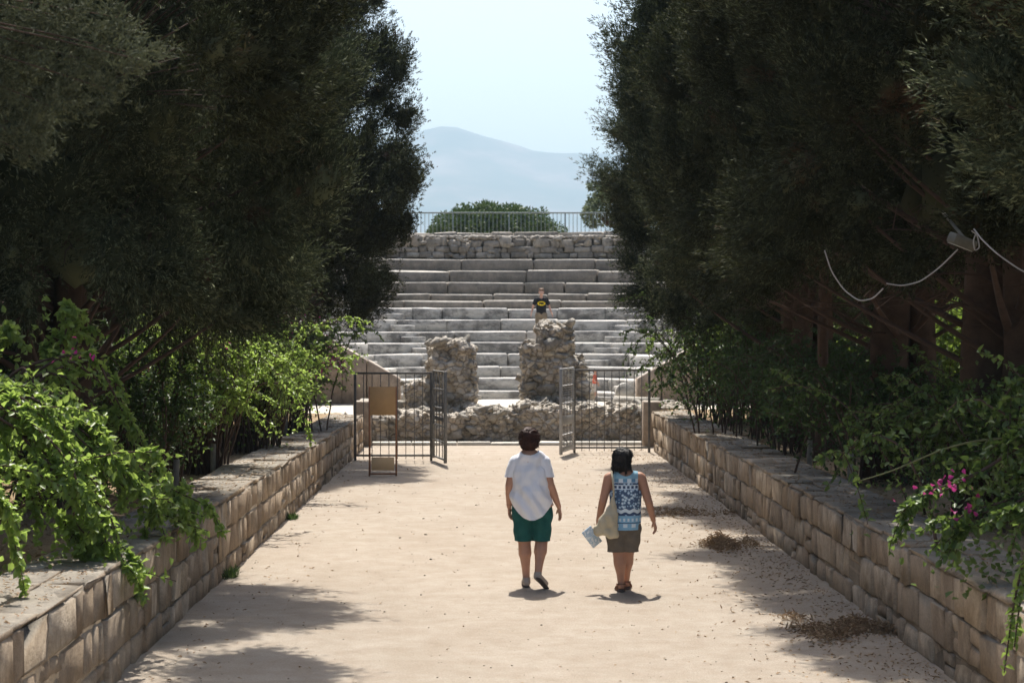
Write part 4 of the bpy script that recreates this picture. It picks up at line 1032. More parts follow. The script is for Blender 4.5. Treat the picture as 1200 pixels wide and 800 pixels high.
kind(g.build('wall_foot_litter', M['litter']), 'stuff')
# weeds at the wall foot and dry grass on the left terrace
g = Geo(); n = 2600; P = np.stack([rng.uniform(-7.5, -3.75, n), rng.uniform(18, 42, n), np.zeros(n)], 1); P[:, 2] = ZL(P[:, 1]) - .1
kites(g, P, norm(rng.normal(0, .35, (n, 3)) + np.array([0, 0, 1.])), rng.uniform(.06, .2, n), rng.uniform(.006, .012, n)); kind(g.build('dry_grass', M['drygrass']), 'stuff')
for i, (px, py, s, lab) in enumerate([(262, 676, .16, 'green weed tuft at the foot of the left wall'), (333, 608, .13, 'tiny weed tuft farther along the left wall foot')]):
    D = 2.7 * F / (py - 376); g = Geo(); n = 160; P = rng.normal(0, .05, (n, 3)) * np.array([.6, 1.6, 0]); kites(g, P, norm(rng.normal(0, .6, (n, 3)) + np.array([0, 0, 1.])), rng.uniform(.3, 1, n) * s, .014)
    tag(g.build('weed', M['bush_dark'], loc=(XL(D) + .06, D, 0)), lab, 'weed', 'weeds at the wall foot')

# ------------------------------------------------------------------ floodlight and cables on the right
c = W(1130, 283, 16.4)
fl_ = thing('floodlight', 'boxy grey floodlight fixed to a right cypress trunk', 'floodlight', tuple(c), R(20)); fl_.rotation_euler = (R(12), R(18), R(20)); fl_.scale = (0.8, 0.8, 0.8)
g = Geo(); box(g, -0.15, 0.13, -0.08, 0.08, -0.055, 0.055, 0.012); g.build('housing', M['lamp'], fl_)
g = Geo(); box(g, -0.13, 0.11, -0.07, 0.07, -0.066, -0.058, 0.003); g.build('glass', M['glass'], fl_)
g = Geo(); bar(g, (0.12, 0.05, 0), (0.75, 1.9, 0.3), 0.03); g.build('bracket', M['lamp'], fl_)
def cable(pts, lab, r=0.0065):
    P = np.array([list(W(*p)) for p in pts]); tt = np.linspace(0, len(P) - 1, 10 * len(P)); Q_ = np.stack([np.interp(tt, range(len(P)), P[:, q]) for q in range(3)], 1)
    for _ in range(14): Q_[1:-1] = (Q_[:-2] + 2 * Q_[1:-1] + Q_[2:]) / 4
    g = Geo(); tube(g, Q_ - P[0], r, 6); tag(g.build('cable', M['cable'], smooth=True, loc=tuple(P[0])), lab, 'cable', 'pale cables strung between the right trees')
cable([(967, 293, 16.9), (975, 318, 16.9), (990, 340, 16.9), (1008, 353, 16.8), (1024, 350, 16.8), (1036, 338, 16.7)], 'left loop of pale cable hanging in the dark trees')
cable([(1040, 332, 16.7), (1058, 335, 16.7), (1080, 330, 16.6), (1103, 313, 16.5), (1124, 292, 16.4)], 'middle sag of pale cable leading to the floodlight')
cable([(1143, 268, 16.3), (1152, 280, 16.2), (1170, 297, 16.0), (1200, 318, 15.8), (1240, 330, 15.6)], 'pale cable running from the floodlight to the right edge')
cable([(1140, 270, 16.3), (1147, 275, 16.3), (1150, 290, 16.3), (1144, 294, 16.3), (1142, 282, 16.3), (1146, 272, 16.3)], 'small coil of pale cable beside the floodlight', 0.006)
# ------------------------------------------------------------------ people
M['skin'] = plain('skin_tan', (0.50, 0.27, 0.18), 0.55, 0, 0.12, 14, 0.15, 90)
M['skin2'] = plain('skin_brown', (0.44, 0.23, 0.15), 0.55, 0, 0.12, 14, 0.15, 90)
M['skin3'] = plain('skin_fair', (0.58, 0.34, 0.25), 0.55, 0, 0.12, 14)
M['hair1'] = plain('hair_auburn', (0.060, 0.020, 0.012), 0.55, 0, 0.6, 30, 0.6, 120, 0.3)
M['hair2'] = plain('hair_black', (0.012, 0.009, 0.009), 0.5, 0, 0.5, 30, 0.6, 120, 0.35)
M['hair3'] = plain('hair_light_brown', (0.19, 0.10, 0.05), 0.6, 0, 0.5, 30, 0.5, 120)
M['white'] = plain('white_cotton', (0.80, 0.80, 0.84), 0.9, 0, 0.05, 10, 0.15, 120)
M['teal'] = plain('teal_cotton', (0.015, 0.10, 0.092), 0.9, 0, 0.25, 12, 0.25, 120)
M['taupe'] = plain('taupe_cotton', (0.155, 0.13, 0.105), 0.9, 0, 0.25, 12, 0.25, 120)
M['canvas'] = plain('beige_canvas', (0.50, 0.44, 0.32), 0.9, 0, 0.2, 9, 0.3, 90)
M['shoe'] = plain('beige_shoe', (0.42, 0.36, 0.31), 0.8, 0, 0.3, 20)
M['sole'] = plain('dark_sole', (0.10, 0.08, 0.075), 0.8, 0, 0.2)
M['sandal'] = plain('brown_sandal', (0.20, 0.10, 0.06), 0.7, 0, 0.3)
M['blackcloth'] = plain('black_cotton', (0.018, 0.018, 0.02), 0.9, 0, 0.2)
M['khaki'] = plain('khaki_cotton', (0.24, 0.19, 0.13), 0.9, 0, 0.2)
M['yellow'] = plain('yellow_print', (0.85, 0.62, 0.02), 0.8, 0, 0.03)
M['red'] = plain('coral_cotton', (0.60, 0.14, 0.09), 0.9, 0, 0.1)
M['denim'] = plain('pale_shorts', (0.50, 0.46, 0.42), 0.9, 0, 0.1)
# patterned vest: bands and star flowers in the cloth
m, n, p, o = mat('patterned_vest'); tc = n.nodes.new('ShaderNodeTexCoord'); sx = n.nodes.new('ShaderNodeSeparateXYZ'); n.links.new(tc.outputs['Object'], sx.inputs[0])
z = sx.outputs['Z']
def mth(op, a, b=0.0, c=None):
    q = n.nodes.new('ShaderNodeMath'); q.operation = op
    for i, v in enumerate((a, b) if c is None else (a, b, c)):
        if isinstance(v, (int, float)): q.inputs[i].default_value = v
        else: n.links.new(v, q.inputs[i])
    return q.outputs[0]
def band(z0, z1): return mth('MULTIPLY', mth('GREATER_THAN', z, z0), mth('LESS_THAN', z, z1))
blue, white_, navy, teal_ = (0.13, 0.27, 0.42), (0.62, 0.70, 0.76), (0.035, 0.065, 0.14), (0.25, 0.44, 0.55)
vor = N(n, 'ShaderNodeTexVoronoi', Scale=34.0); vor.feature = 'F1'; n.links.new(tc.outputs['Object'], vor.inputs['Vector'])
base = mix(n, ramp(n, vor.outputs['Distance'], [(0.25, 1.0), (0.33, 0.0)]), (0.30, 0.44, 0.58), white_)
base = mix(n, mth('MULTIPLY', ramp(n, vor.outputs['Distance'], [(0.45, 0.0), (0.5, 1.0)]), 0.9), base, navy)
fl2 = N(n, 'ShaderNodeTexVoronoi', Scale=11.0); n.links.new(tc.outputs['Object'], fl2.inputs['Vector'])
base = mix(n, ramp(n, fl2.outputs['Distance'], [(0.20, 1.0), (0.25, 0.0)]), base, (0.05, 0.14, 0.28))
base = mix(n, ramp(n, fl2.outputs['Distance'], [(0.07, 1.0), (0.09, 0.0)]), base, (0.75, 0.66, 0.5))
wv = mth('SINE', mth('MULTIPLY', sx.outputs['X'], 150.0)); wv2 = mth('SINE', mth('MULTIPLY', sx.outputs['X'], 75.0))
col = mix(n, band(1.135, 1.30), base, teal_)
col = mix(n, mth('MULTIPLY', band(1.100, 1.135), mth('GREATER_THAN', wv2, 0.0)), mix(n, band(1.095, 1.135), col, white_), blue)
col = mix(n, mth('MULTIPLY', band(1.040, 1.066), mth('GREATER_THAN', wv, -0.3)), mix(n, band(1.030, 1.075), col, white_), navy)
zz = mth('SUBTRACT', z, mth('MULTIPLY', wv2, 0.008))
def band2(z0, z1): return mth('MULTIPLY', mth('GREATER_THAN', zz, z0), mth('LESS_THAN', zz, z1))
col = mix(n, band2(0.800, 0.835), col, white_); col = mix(n, band2(0.775, 0.800), col, navy)
col = mix(n, band(0.60, 0.770), col, (0.22, 0.42, 0.60))
col = mix(n, mth('MULTIPLY', band(0.715, 0.745), mth('GREATER_THAN', wv, 0.1)), col, white_)
col = mix(n, mth('MULTIPLY', band(0.655, 0.690), mth('GREATER_THAN', wv2, 0.0)), col, white_)
col = mix(n, band(0.695, 0.703), col, navy)
n.links.new(col, p.inputs['Base Color']); p.inputs['Roughness'].default_value = 0.9
M['vest'] = m
m, n, p, o = mat('printed_brochure')
c = ramp(n, noise_tex(n, 22, 3, 0.6), [(0.42, (0.75, 0.80, 0.84)), (0.5, (0.30, 0.46, 0.62)), (0.62, (0.72, 0.76, 0.78))]); n.links.new(c, p.inputs['Base Color']); p.inputs['Roughness'].default_value = 0.4
M['brochure'] = m

def cap(g, p, q, r0, r1, flat=None, seg=14):
    """tapered capsule; flat=(axis vector, factor) squashes the section"""
    p = np.array(p, float); q = np.array(q, float); d = q - p; L = np.linalg.norm(d); d = d / (L + 1e-9)
    if L < 1e-5: d = np.array([0, 0, 1.])
    k = 5; ts, rs = [], []
    for i in range(k): a = math.pi / 2 * (1 - i / k); ts.append(-r0 * math.sin(a)); rs.append(max(r0 * math.cos(a), 1e-3))
    for i in range(5): t = i / 4; ts.append(L * t); rs.append(r0 + (r1 - r0) * t)
    for i in range(1, k + 1): a = math.pi / 2 * i / k; ts.append(L + r1 * math.sin(a)); rs.append(max(r1 * math.cos(a), 1e-3))
    g0 = Geo(); tube(g0, np.array([p + d * t for t in ts]), rs, seg)
    V = g0.v[0]
    if flat:
        ax = norm(np.array(flat[0], float)); c = (V - p) @ ax; ax_d = d @ ax; c0 = np.clip((V - p) @ d, 0, L) * ax_d
        V = V - np.outer((c - c0) * (1 - flat[1]), ax)
    g.add(V, g0.f)
def ell(g, c, r, sub=3, rot=None):
    V, Fc = ico(sub); P = V * np.array(r)
    if rot is not None: P = P @ np.array(rot).T
    g.add(P + np.array(c), [Fc])

def hand(g, wr, dirn, palm_n, thumb_side, s=1.0, curl=0.5):
    """wr wrist point, dirn pointing to fingertips, palm_n palm normal, thumb_side unit vector towards the thumb"""
    wr = np.array(wr, float); d = norm(np.array(dirn, float)); nn = np.array(palm_n, float); nn = norm(nn - d * (nn @ d)); t = norm(np.cross(d, nn)); t = t * np.sign(t @ np.array(thumb_side, float) or 1)
    pl = 0.085 * s
    for k in (-1, -0.33, 0.33, 1):
        cap(g, wr + d * 0.008, wr + d * pl + t * k * 0.030 * s, 0.019 * s, 0.0125 * s)
    lens = [0.056, 0.070, 0.076, 0.068]
    for i, k in enumerate((-1, -0.33, 0.33, 1)):
        L = lens[i] * s; b = wr + d * pl + t * k * 0.033 * s
        a1 = curl * 0.5; a2 = curl * 1.2
        m1 = b + (d * math.cos(a1) + nn * math.sin(a1) + t * k * 0.10) * L * 0.55
        m2 = m1 + (d * math.cos(a2) + nn * math.sin(a2) + t * k * 0.06) * L * 0.5
        cap(g, b, m1, 0.0095 * s, 0.0085 * s, seg=8); cap(g, m1, m2, 0.0085 * s, 0.0070 * s, seg=8)
    b = wr + d * 0.025 * s + t * 0.020 * s; m1 = b + (d * 0.65 + t * 0.75 + nn * 0.3) * 0.042 * s; m2 = m1 + (d * 0.95 + t * 0.15 + nn * 0.35) * 0.032 * s
    cap(g, b, m1, 0.014 * s, 0.010 * s, seg=8); cap(g, m1, m2, 0.010 * s, 0.0080 * s, seg=8)

def head(g, c, s, fwd, tilt=0.0):
    """skull, jaw, ears, nose, lips; fwd = facing direction in the xy plane"""
    f = norm(np.array([fwd[0], fwd[1], tilt])); r = norm(np.cross(f, [0, 0, 1.])); u = np.cross(r, f); B = np.stack([r, f, u], 1)
    c = np.array(c, float); at = lambda x, y, z: c + B @ (np.array([x, y, z]) * s)
    ell(g, at(0, -0.008, 0.025), np.array([0.074, 0.092, 0.088]) * s, 3, B)
    ell(g, at(0, 0.018, -0.030), np.array([0.060, 0.068, 0.078]) * s, 3, B)
    ell(g, at(0, 0.045, -0.088), np.array([0.026, 0.024, 0.020]) * s, 2, B)              # chin
    cap(g, at(0, 0.082, 0.012), at(0, 0.104, -0.028), 0.009 * s, 0.013 * s, seg=8)         # nose
    cap(g, at(-0.020, 0.080, -0.058), at(0.020, 0.080, -0.058), 0.009 * s, 0.009 * s, seg=8)  # lips
    for k in (-1, 1):
        ell(g, at(k * 0.074, -0.005, -0.005), np.array([0.012, 0.022, 0.032]) * s, 2, B)
        ell(g, at(k * 0.030, 0.070, 0.030), np.array([0.026, 0.014, 0.010]) * s, 2, B)     # brow
        ell(g, at(k * 0.034, 0.060, -0.025), np.array([0.022, 0.018, 0.020]) * s, 2, B)    # cheek
    return at, B
def eyes(parent, at, B, s):
    for k in (-1, 1):
        g = Geo(); ell(g, at(k * 0.029, 0.078, 0.010), np.array([0.011, 0.008, 0.007]) * s, 2, B); g.build('eye', M['white'], parent, True)
def cloth(g, voxel, m, amp=0.006, s=9.0, seed=1.0, keepf=None, parent=None, name='clothes', sm=3, folds=None):
    me = remesh(g, voxel, sm, m); P = co_of(me)
    nr = np.empty(len(P) * 3, np.float32); me.vertices.foreach_get('normal', nr); nr = nr.reshape(-1, 3)
    d = nz(P * np.array([1, 1, 0.55]), s, seed) * amp + nz(P, s * 2.2, seed + 9) * amp * 0.4
    if folds is not None: d = d + folds(P)
    P += nr * d[:, None]; me.vertices.foreach_set('co', P.astype(np.float32).ravel()); me.update()
    if keepf is not None:
        bm = bmesh.new(); bm.from_mesh(me); bm.verts.ensure_lookup_table()
        kill = [v for v in bm.verts if not keepf(v.co)]; bmesh.ops.delete(bm, geom=kill, context='VERTS')
        bm.to_mesh(me); bm.free()
    return link(name, me, parent)

def strands(me, m, parent, cnt, L, down=0.9):
    P = co_of(me); nr = np.empty(len(P) * 3, np.float32); me.vertices.foreach_get('normal', nr); nr = nr.reshape(-1, 3)
    k = rng.integers(0, len(P), cnt); q = P[k]; nn = nr[k]; dn = np.array([0, 0, -1.0]) * down + rng.normal(0, 0.35, q.shape)
    t = norm(dn - nn * (dn * nn).sum(1)[:, None]) + nn * rng.uniform(0.0, 0.35, (cnt, 1))
    g = Geo(); kites(g, q - t * L * 0.4, t, rng.uniform(0.6, 1.2, cnt) * L, 0.004); kind(g.build('hair_strands', m, parent), 'stuff')
# --- woman in the white T-shirt
def place(name, label, x, D, z0=0.0, rz=0.0): return thing(name, label, 'person', (x, D, z0), rz)
w1 = place('person', 'woman in white T-shirt and teal shorts walking away', 0.50, 19.9)
g = Geo()
at1, B1 = head(g, (-0.040, 0.015, 1.500), 1.0, (0.05, 1.0))
cap(g, (-0.04, -0.005, 1.33), (-0.04, 0.005, 1.45), 0.062, 0.052)
cap(g, (-0.04, 0.0, 1.16), (-0.04, -0.01, 1.29), 0.150, 0.125, ((0, 1, 0), 0.72)); cap(g, (-0.17, 0, 1.275), (0.09, 0, 1.275), 0.054, 0.054)
cap(g, (-0.02, 0, 0.96), (-0.035, 0, 1.12), 0.165, 0.155, ((0, 1, 0), 0.75)); cap(g, (-0.09, 0, 0.87), (0.06, 0, 0.87), 0.125, 0.125)
L, Rr = -1, 1
for (sh, el, wrp, ts) in (((-0.185, 0.0, 1.27), (-0.240, -0.03, 1.035), (-0.243, 0.05, 0.815), (0, 1, 0)), ((0.108, 0.0, 1.27), (0.175, -0.04, 1.035), (0.262, 0.03, 0.815), (0, 1, 0))):
    cap(g, sh, el, 0.056, 0.043); cap(g, el, (np.array(el) * .6 + np.array(wrp) * .4), 0.044, 0.040); cap(g, (np.array(el) * .6 + np.array(wrp) * .4), wrp, 0.040, 0.026)
hand(g, (-0.243, 0.05, 0.815), (0.06, 0.10, -1), (1, -0.3, 0), (0, 1, 0), 0.92, 0.55)
hand(g, (0.262, 0.03, 0.815), (0.18, 0.05, -1), (-1, -0.3, 0), (0, 1, 0), 0.92, 0.35)
for (hp, kn, an, calf) in (((-0.10, 0, 0.84), (-0.088, 0.035, 0.46), (-0.068, 0.045, 0.085), 1), ((0.09, 0, 0.84), (0.085, 0.02, 0.47), (0.045, -0.19, 0.155), 1)):
    hp, kn, an = map(np.array, (hp, kn, an))
    cap(g, hp, kn, 0.108, 0.068); mid = kn * 0.68 + an * 0.32 + np.array([0, -0.014, 0]); cap(g, kn, mid, 0.064, 0.068); cap(g, mid, kn * .3 + an * .7, 0.062, 0.043); cap(g, kn * .3 + an * .7, an, 0.043, 0.036)
cap(g, (-0.068, 0.03, 0.075), (-0.075, 0.17, 0.03), 0.036, 0.028); cap(g, (0.045, -0.19, 0.14), (0.115, -0.10, 0.045), 0.034, 0.028)
b = link('body', remesh(g, 0.0065, 3, M['skin']), w1); eyes(w1, at1, B1, 1.0)
g = Geo()                                             # hair: short layered bob, full at the crown
for q, r in (((-0.040, -0.012, 1.535), (0.100, 0.110, 0.088)), ((-0.040, -0.030, 1.475), (0.098, 0.090, 0.075)), ((-0.100, -0.01, 1.480), (0.040, 0.075, 0.070)), ((0.020, -0.01, 1.480), (0.040, 0.075, 0.070)), ((-0.04, -0.04, 1.425), (0.062, 0.055, 0.045))):
    ell(g, q, r)
for _ in range(46):
    a = rng.uniform(-3.0, 0.0); zz_ = rng.uniform(1.47, 1.60); r_ = 0.085 if zz_ < 1.56 else 0.06
    q = np.array([-0.04 + math.cos(a) * r_ * 1.05, math.sin(a) * r_ * 1.1 - 0.01, zz_]); cap(g, q, q + np.array([math.cos(a) * .018, math.sin(a) * .018, -0.035]) + rng.normal(0, .008, 3), 0.016, 0.006, seg=7)
me = remesh(g, 0.007, 1, M['hair1']); roughen(me, 0.012, 22, 2.0, 0.008, 60); strands(me, M['hair1'], link('hair', me, w1), 1500, 0.05)
g = Geo()                                             # T-shirt
cap(g, (-0.04, -0.005, 1.15), (-0.04, -0.01, 1.285), 0.180, 0.140, ((0, 1, 0), 0.74)); cap(g, (-0.175, 0, 1.275), (0.10, 0, 1.275), 0.072, 0.072); cap(g, (-0.04, 0, 1.335), (-0.17, 0, 1.285), 0.062, 0.070); cap(g, (-0.04, 0, 1.335), (0.10, 0, 1.285), 0.062, 0.070)
cap(g, (-0.025, -0.01, 0.95), (-0.04, -0.005, 1.12), 0.214, 0.192, ((0, 1, 0), 0.80)); cap(g, (-0.015, -0.01, 0.66), (-0.02, -0.01, 0.92), 0.226, 0.218, ((0, 1, 0), 0.90))
ell(g, (-0.04, -0.035, 1.315), (0.11, 0.085, 0.075))
def k1(co):
    if (co.x + 0.04) ** 2 / 0.085 ** 2 + (co.z - 1.395 + 0.0 * co.y) ** 2 / 0.045 ** 2 < 1: return False
    hem = 0.695 + 0.16 * min(1.3, (abs(co.x + 0.015) / 0.205) ** 2.2) if co.y < 0.05 else 0.82
    return co.z > hem
def fold1(P):
    return 0.015 * np.sin(34 * (P[:, 2] * 0.9 + 0.8 * P[:, 0]) + 2 * np.sin(9 * P[:, 0])) * np.clip((1.12 - P[:, 2]) / 0.2, 0, 1) * (P[:, 1] < 0.05) + 0.009 * np.sin(40 * (P[:, 0] - 0.6 * P[:, 2])) * np.clip((P[:, 2] - 1.0) / 0.2, 0, 1)
ts_ = cloth(g, 0.0065, M['white'], 0.012, 7.0, 4.0, k1, w1, 'tshirt', 4, fold1)
for a_, b_ in (((-0.178, 0.0, 1.266), (-0.236, -0.016, 1.08)), ((0.101, 0.0, 1.266), (0.162, -0.020, 1.08))):
    g = Geo(); cap(g, a_, b_, 0.072, 0.070); cloth(g, 0.0065, M['white'], 0.010, 9.0, 3.0, lambda c: c.z > 1.118, ts_, 'sleeve', 3)
g = Geo()                                             # shorts
cap(g, (-0.065, 0, 0.83), (0.045, 0, 0.83), 0.138, 0.138)
cap(g, (-0.103, 0.0, 0.80), (-0.096, 0.025, 0.44), 0.122, 0.092); cap(g, (0.082, 0, 0.80), (0.088, 0.01, 0.44), 0.122, 0.092)
cloth(g, 0.0065, M['teal'], 0.010, 8.0, 6.0, lambda c: 0.468 < c.z < 0.90, w1, 'shorts', 2, lambda P: 0.005 * np.sin(38 * (P[:, 2] + 0.7 * np.abs(P[:, 0] + .01))))
g = Geo(); cap(g, (-0.068, 0.0, 0.050), (-0.08, 0.165, 0.036), 0.043, 0.036); cap(g, (-0.068, 0.0, 0.05), (-0.068, 0.02, 0.085), 0.043, 0.042)
cloth(g, 0.006, M['shoe'], 0.002, 20, 1, lambda c: c.z < 0.10, w1, 'shoe', 2)
g = Geo(); cap(g, (0.040, -0.205, 0.135), (0.118, -0.095, 0.048), 0.043, 0.036); cap(g, (0.040, -0.205, 0.135), (0.044, -0.19, 0.165), 0.043, 0.040)
cloth(g, 0.006, M['shoe'], 0.002, 20, 1, lambda c: c.z < 0.185, w1, 'shoe', 2)
for pts in (((-0.070, -0.01, 0.013), (-0.082, 0.165, 0.013)), ((0.052, -0.235, 0.110), (0.125, -0.125, 0.014))):
    g = Geo(); cap(g, pts[0], pts[1], 0.036, 0.036, ((0, 0.0, 1.0) if pts[0][2] < .05 else (0.35, 0.5, 0.8), 0.34)); g.build('sole', M['sole'], w1, True)
g = Geo(); th = np.linspace(0, 2 * math.pi, 17); tube(g, np.stack([-0.243 + 0.030 * np.cos(th), 0.045 + 0.030 * np.sin(th), 0.835 + 0 * th], 1), 0.003, 5, False); g.build('bracelet', M['sandal'], w1)

# --- woman in the patterned vest
w2 = place('person', 'woman in blue patterned vest and taupe shorts with shoulder bag', 1.38, 19.55)
g = Geo()
at2, B2 = head(g, (0.020, 0.01, 1.325), 0.95, (0.80, 0.65), -0.05)
cap(g, (0.025, -0.01, 1.15), (0.02, 0.0, 1.27), 0.060, 0.050)
cap(g, (0.030, 0, 0.98), (0.03, -0.01, 1.12), 0.150, 0.118, ((0, 1, 0), 0.76)); cap(g, (-0.115, 0, 1.145), (0.175, 0, 1.145), 0.052, 0.052)
cap(g, (0.03, 0, 0.80), (0.03, 0, 0.98), 0.140, 0.142, ((0, 1, 0), 0.80)); cap(g, (-0.05, 0, 0.68), (0.08, 0, 0.68), 0.108, 0.108)
for sh, el, wrp in (((0.188, 0, 1.135), (0.262, -0.045, 0.895), (0.315, 0.03, 0.710)), ((-0.135, 0, 1.135), (-0.195, -0.04, 0.905), (-0.235, 0.05, 0.700))):
    mid = np.array(el) * .6 + np.array(wrp) * .4
    cap(g, sh, el, 0.052, 0.040); cap(g, el, mid, 0.041, 0.036); cap(g, mid, wrp, 0.036, 0.025)
hand(g, (0.315, 0.03, 0.710), (0.28, 0.05, -1), (-1, -0.2, -0.2), (0, 1, 0), 0.90, 0.7)
hand(g, (-0.235, 0.05, 0.700), (-0.25, 0.05, -1), (1, 0.0, -0.2), (0, 1, 0), 0.90, 1.0)
for hp, kn, an in (((-0.055, 0, 0.66), (-0.030, 0.02, 0.385), (-0.008, 0.03, 0.075)), ((0.085, 0, 0.66), (0.060, 0.06, 0.385), (0.055, 0.20, 0.085))):
    hp, kn, an = map(np.array, (hp, kn, an)); cap(g, hp, kn, 0.098, 0.066); mid = kn * .66 + an * .34 + np.array([0, -.010, 0]); cap(g, kn, mid, 0.062, 0.063); cap(g, mid, kn * .3 + an * .7, 0.063, 0.040); cap(g, kn * .3 + an * .7, an, 0.040, 0.034)
cap(g, (-0.008, 0.0, 0.055), (-0.030, 0.14, 0.035), 0.033, 0.028); cap(g, (0.055, 0.18, 0.055), (0.085, 0.31, 0.035), 0.033, 0.028)
link('body', remesh(g, 0.0065, 3, M['skin2']), w2); eyes(w2, at2, B2, 0.95)
g = Geo()
for q, r in (((0.005, -0.008, 1.362), (0.098, 0.105, 0.080)), ((-0.012, -0.025, 1.295), (0.090, 0.085, 0.080)), ((-0.045, -0.01, 1.28), (0.052, 0.070, 0.085)), ((0.03, -0.045, 1.265), (0.055, 0.050, 0.060)), ((-0.01, -0.04, 1.235), (0.065, 0.05, 0.045))): ell(g, q, r)
for _ in range(46):
    a = rng.uniform(-3.3, -0.5); zz_ = rng.uniform(1.22, 1.40); q = np.array([-0.0 + math.cos(a) * 0.088, math.sin(a) * 0.09 - 0.01, zz_]); cap(g, q, q + np.array([math.cos(a) * .012, math.sin(a) * .012, -0.05]) + rng.normal(0, .006, 3), 0.015, 0.006, seg=7)
me = remesh(g, 0.007, 1, M['hair2']); roughen(me, 0.010, 22, 5.0, 0.007, 60); strands(me, M['hair2'], link('hair', me, w2), 1500, 0.06)
g = Geo()
cap(g, (0.032, -0.005, 0.97), (0.032, -0.01, 1.110), 0.166, 0.135, ((0, 1, 0), 0.80)); cap(g, (-0.075, 0, 1.150), (0.135, 0, 1.150), 0.060, 0.060)
cap(g, (0.032, -0.005, 0.72), (0.032, -0.005, 0.97), 0.160, 0.160, ((0, 1, 0), 0.90)); cap(g, (0.015, 0, 0.58), (0.03, 0, 0.72), 0.163, 0.158, ((0, 1, 0), 0.95))
def k2(c):
    if c.z < 0.625: return False
    if c.z > 1.0 and ((abs(c.x - 0.03) > 0.128 and c.z > 1.02)): return False
    return not ((c.x - 0.03) ** 2 / 0.075 ** 2 + (c.z - 1.225) ** 2 / 0.06 ** 2 < 1)
cloth(g, 0.0065, M['vest'], 0.007, 7.0, 8.0, k2, w2, 'vest', 3)
g = Geo(); cap(g, (-0.035, 0, 0.67), (0.062, 0, 0.67), 0.124, 0.124); cap(g, (-0.060, 0, 0.62), (-0.045, 0.02, 0.36), 0.110, 0.092); cap(g, (0.085, 0, 0.62), (0.068, 0.04, 0.36), 0.110, 0.088)
cloth(g, 0.0065, M['taupe'], 0.009, 8.0, 2.0, lambda c: 0.395 < c.z < 0.72, w2, 'shorts', 2, lambda P: 0.004 * np.sin(45 * (P[:, 2] + 0.5 * P[:, 0])))
for (a_, b_) in (((-0.008, -0.02, 0.0), (-0.032, 0.16, 0.0)), ((0.055, 0.16, 0.0), (0.088, 0.33, 0.0))):
    s_ = thing('sandal', '', '', (0, 0, 0)); del s_['label']; del s_['category']; s_.parent = w2
    g = Geo(); cap(g, (a_[0], a_[1], .012), (b_[0], b_[1], .012), 0.038, 0.036, ((0, 0, 1.), 0.34)); g.build('sole', M['sole'], s_, True)
    aa, bb = np.array(a_), np.array(b_); dd = norm(bb - aa); sd2 = np.array([dd[1], -dd[0], 0])
    for t_, h_ in ((0.62, 0.055), (0.15, 0.085)):
        c_ = aa + (bb - aa) * t_; th = np.linspace(0, math.pi, 9); pts_ = np.array([c_ + sd2 * 0.040 * math.cos(q) + np.array([0, 0, 0.012 + h_ * math.sin(q) * 0.9]) for q in th])
        g = Geo(); tube(g, pts_, 0.008, 6); g.build('strap', M['sandal'], s_, True)
    c_ = aa + dd * 0.012; th = np.linspace(-1.9, 1.9, 11); g = Geo(); tube(g, np.array([c_ + np.array([0, 0, 0.075]) - dd * 0.042 * math.cos(q) + sd2 * 0.042 * math.sin(q) for q in th]) + np.array([0, 0.03, 0]), 0.008, 6); g.build('strap', M['sandal'], s_, True)
# bag on her left shoulder
bag = thing('shoulder_bag', 'beige canvas bag hanging from the shoulder of the vest woman', 'bag', (1.38 - 0.20, 19.50, 0.62))
g = Geo()
cap(g, (0.105, -0.10, 0.33), (0.06, -0.11, 0.10), 0.022, 0.075, ((0, 1, 0), 0.75)); cap(g, (0.05, -0.11, 0.13), (-0.035, -0.10, 0.01), 0.075, 0.055, ((0, 1, 0), 0.8)); cap(g, (0.09, -0.11, 0.16), (0.115, -0.11, -0.02), 0.055, 0.050, ((0, 1, 0), 0.8))
cap(g, (-0.03, -0.1, 0.02), (0.11, -0.11, -0.02), 0.06, 0.055, ((0, 1, 0), 0.8))
cloth(g, 0.007, M['canvas'], 0.014, 9, 3, None, bag, 'bag_body', 2, lambda P: 0.006 * np.sin(60 * (P[:, 0] + 0.45 * P[:, 2])))
g = Geo(); tube(g, [(0.105, -0.10, 0.34), (0.104, -0.115, 0.42), (0.095, -0.09, 0.52), (0.092, -0.02, 0.583), (0.092, 0.05, 0.578), (0.10, 0.10, 0.48), (0.11, 0.06, 0.36), (0.108, -0.06, 0.31)], 0.010, 6); g.build('strap', M['canvas'], bag, True)
br = thing('brochure', 'folded blue and white brochure held below the beige bag', 'brochure', (1.38 - 0.300, 19.56, 0.545), 0)
br.rotation_euler = (0.15, R(-38), 0.15)
for i, dy in enumerate((0.0, 0.012)):
    g = Geo(); box(g, -0.058, 0.058, dy - 0.0025, dy + 0.0025, -0.10, 0.10, 0.001); g.build('page', M['brochure'], br)

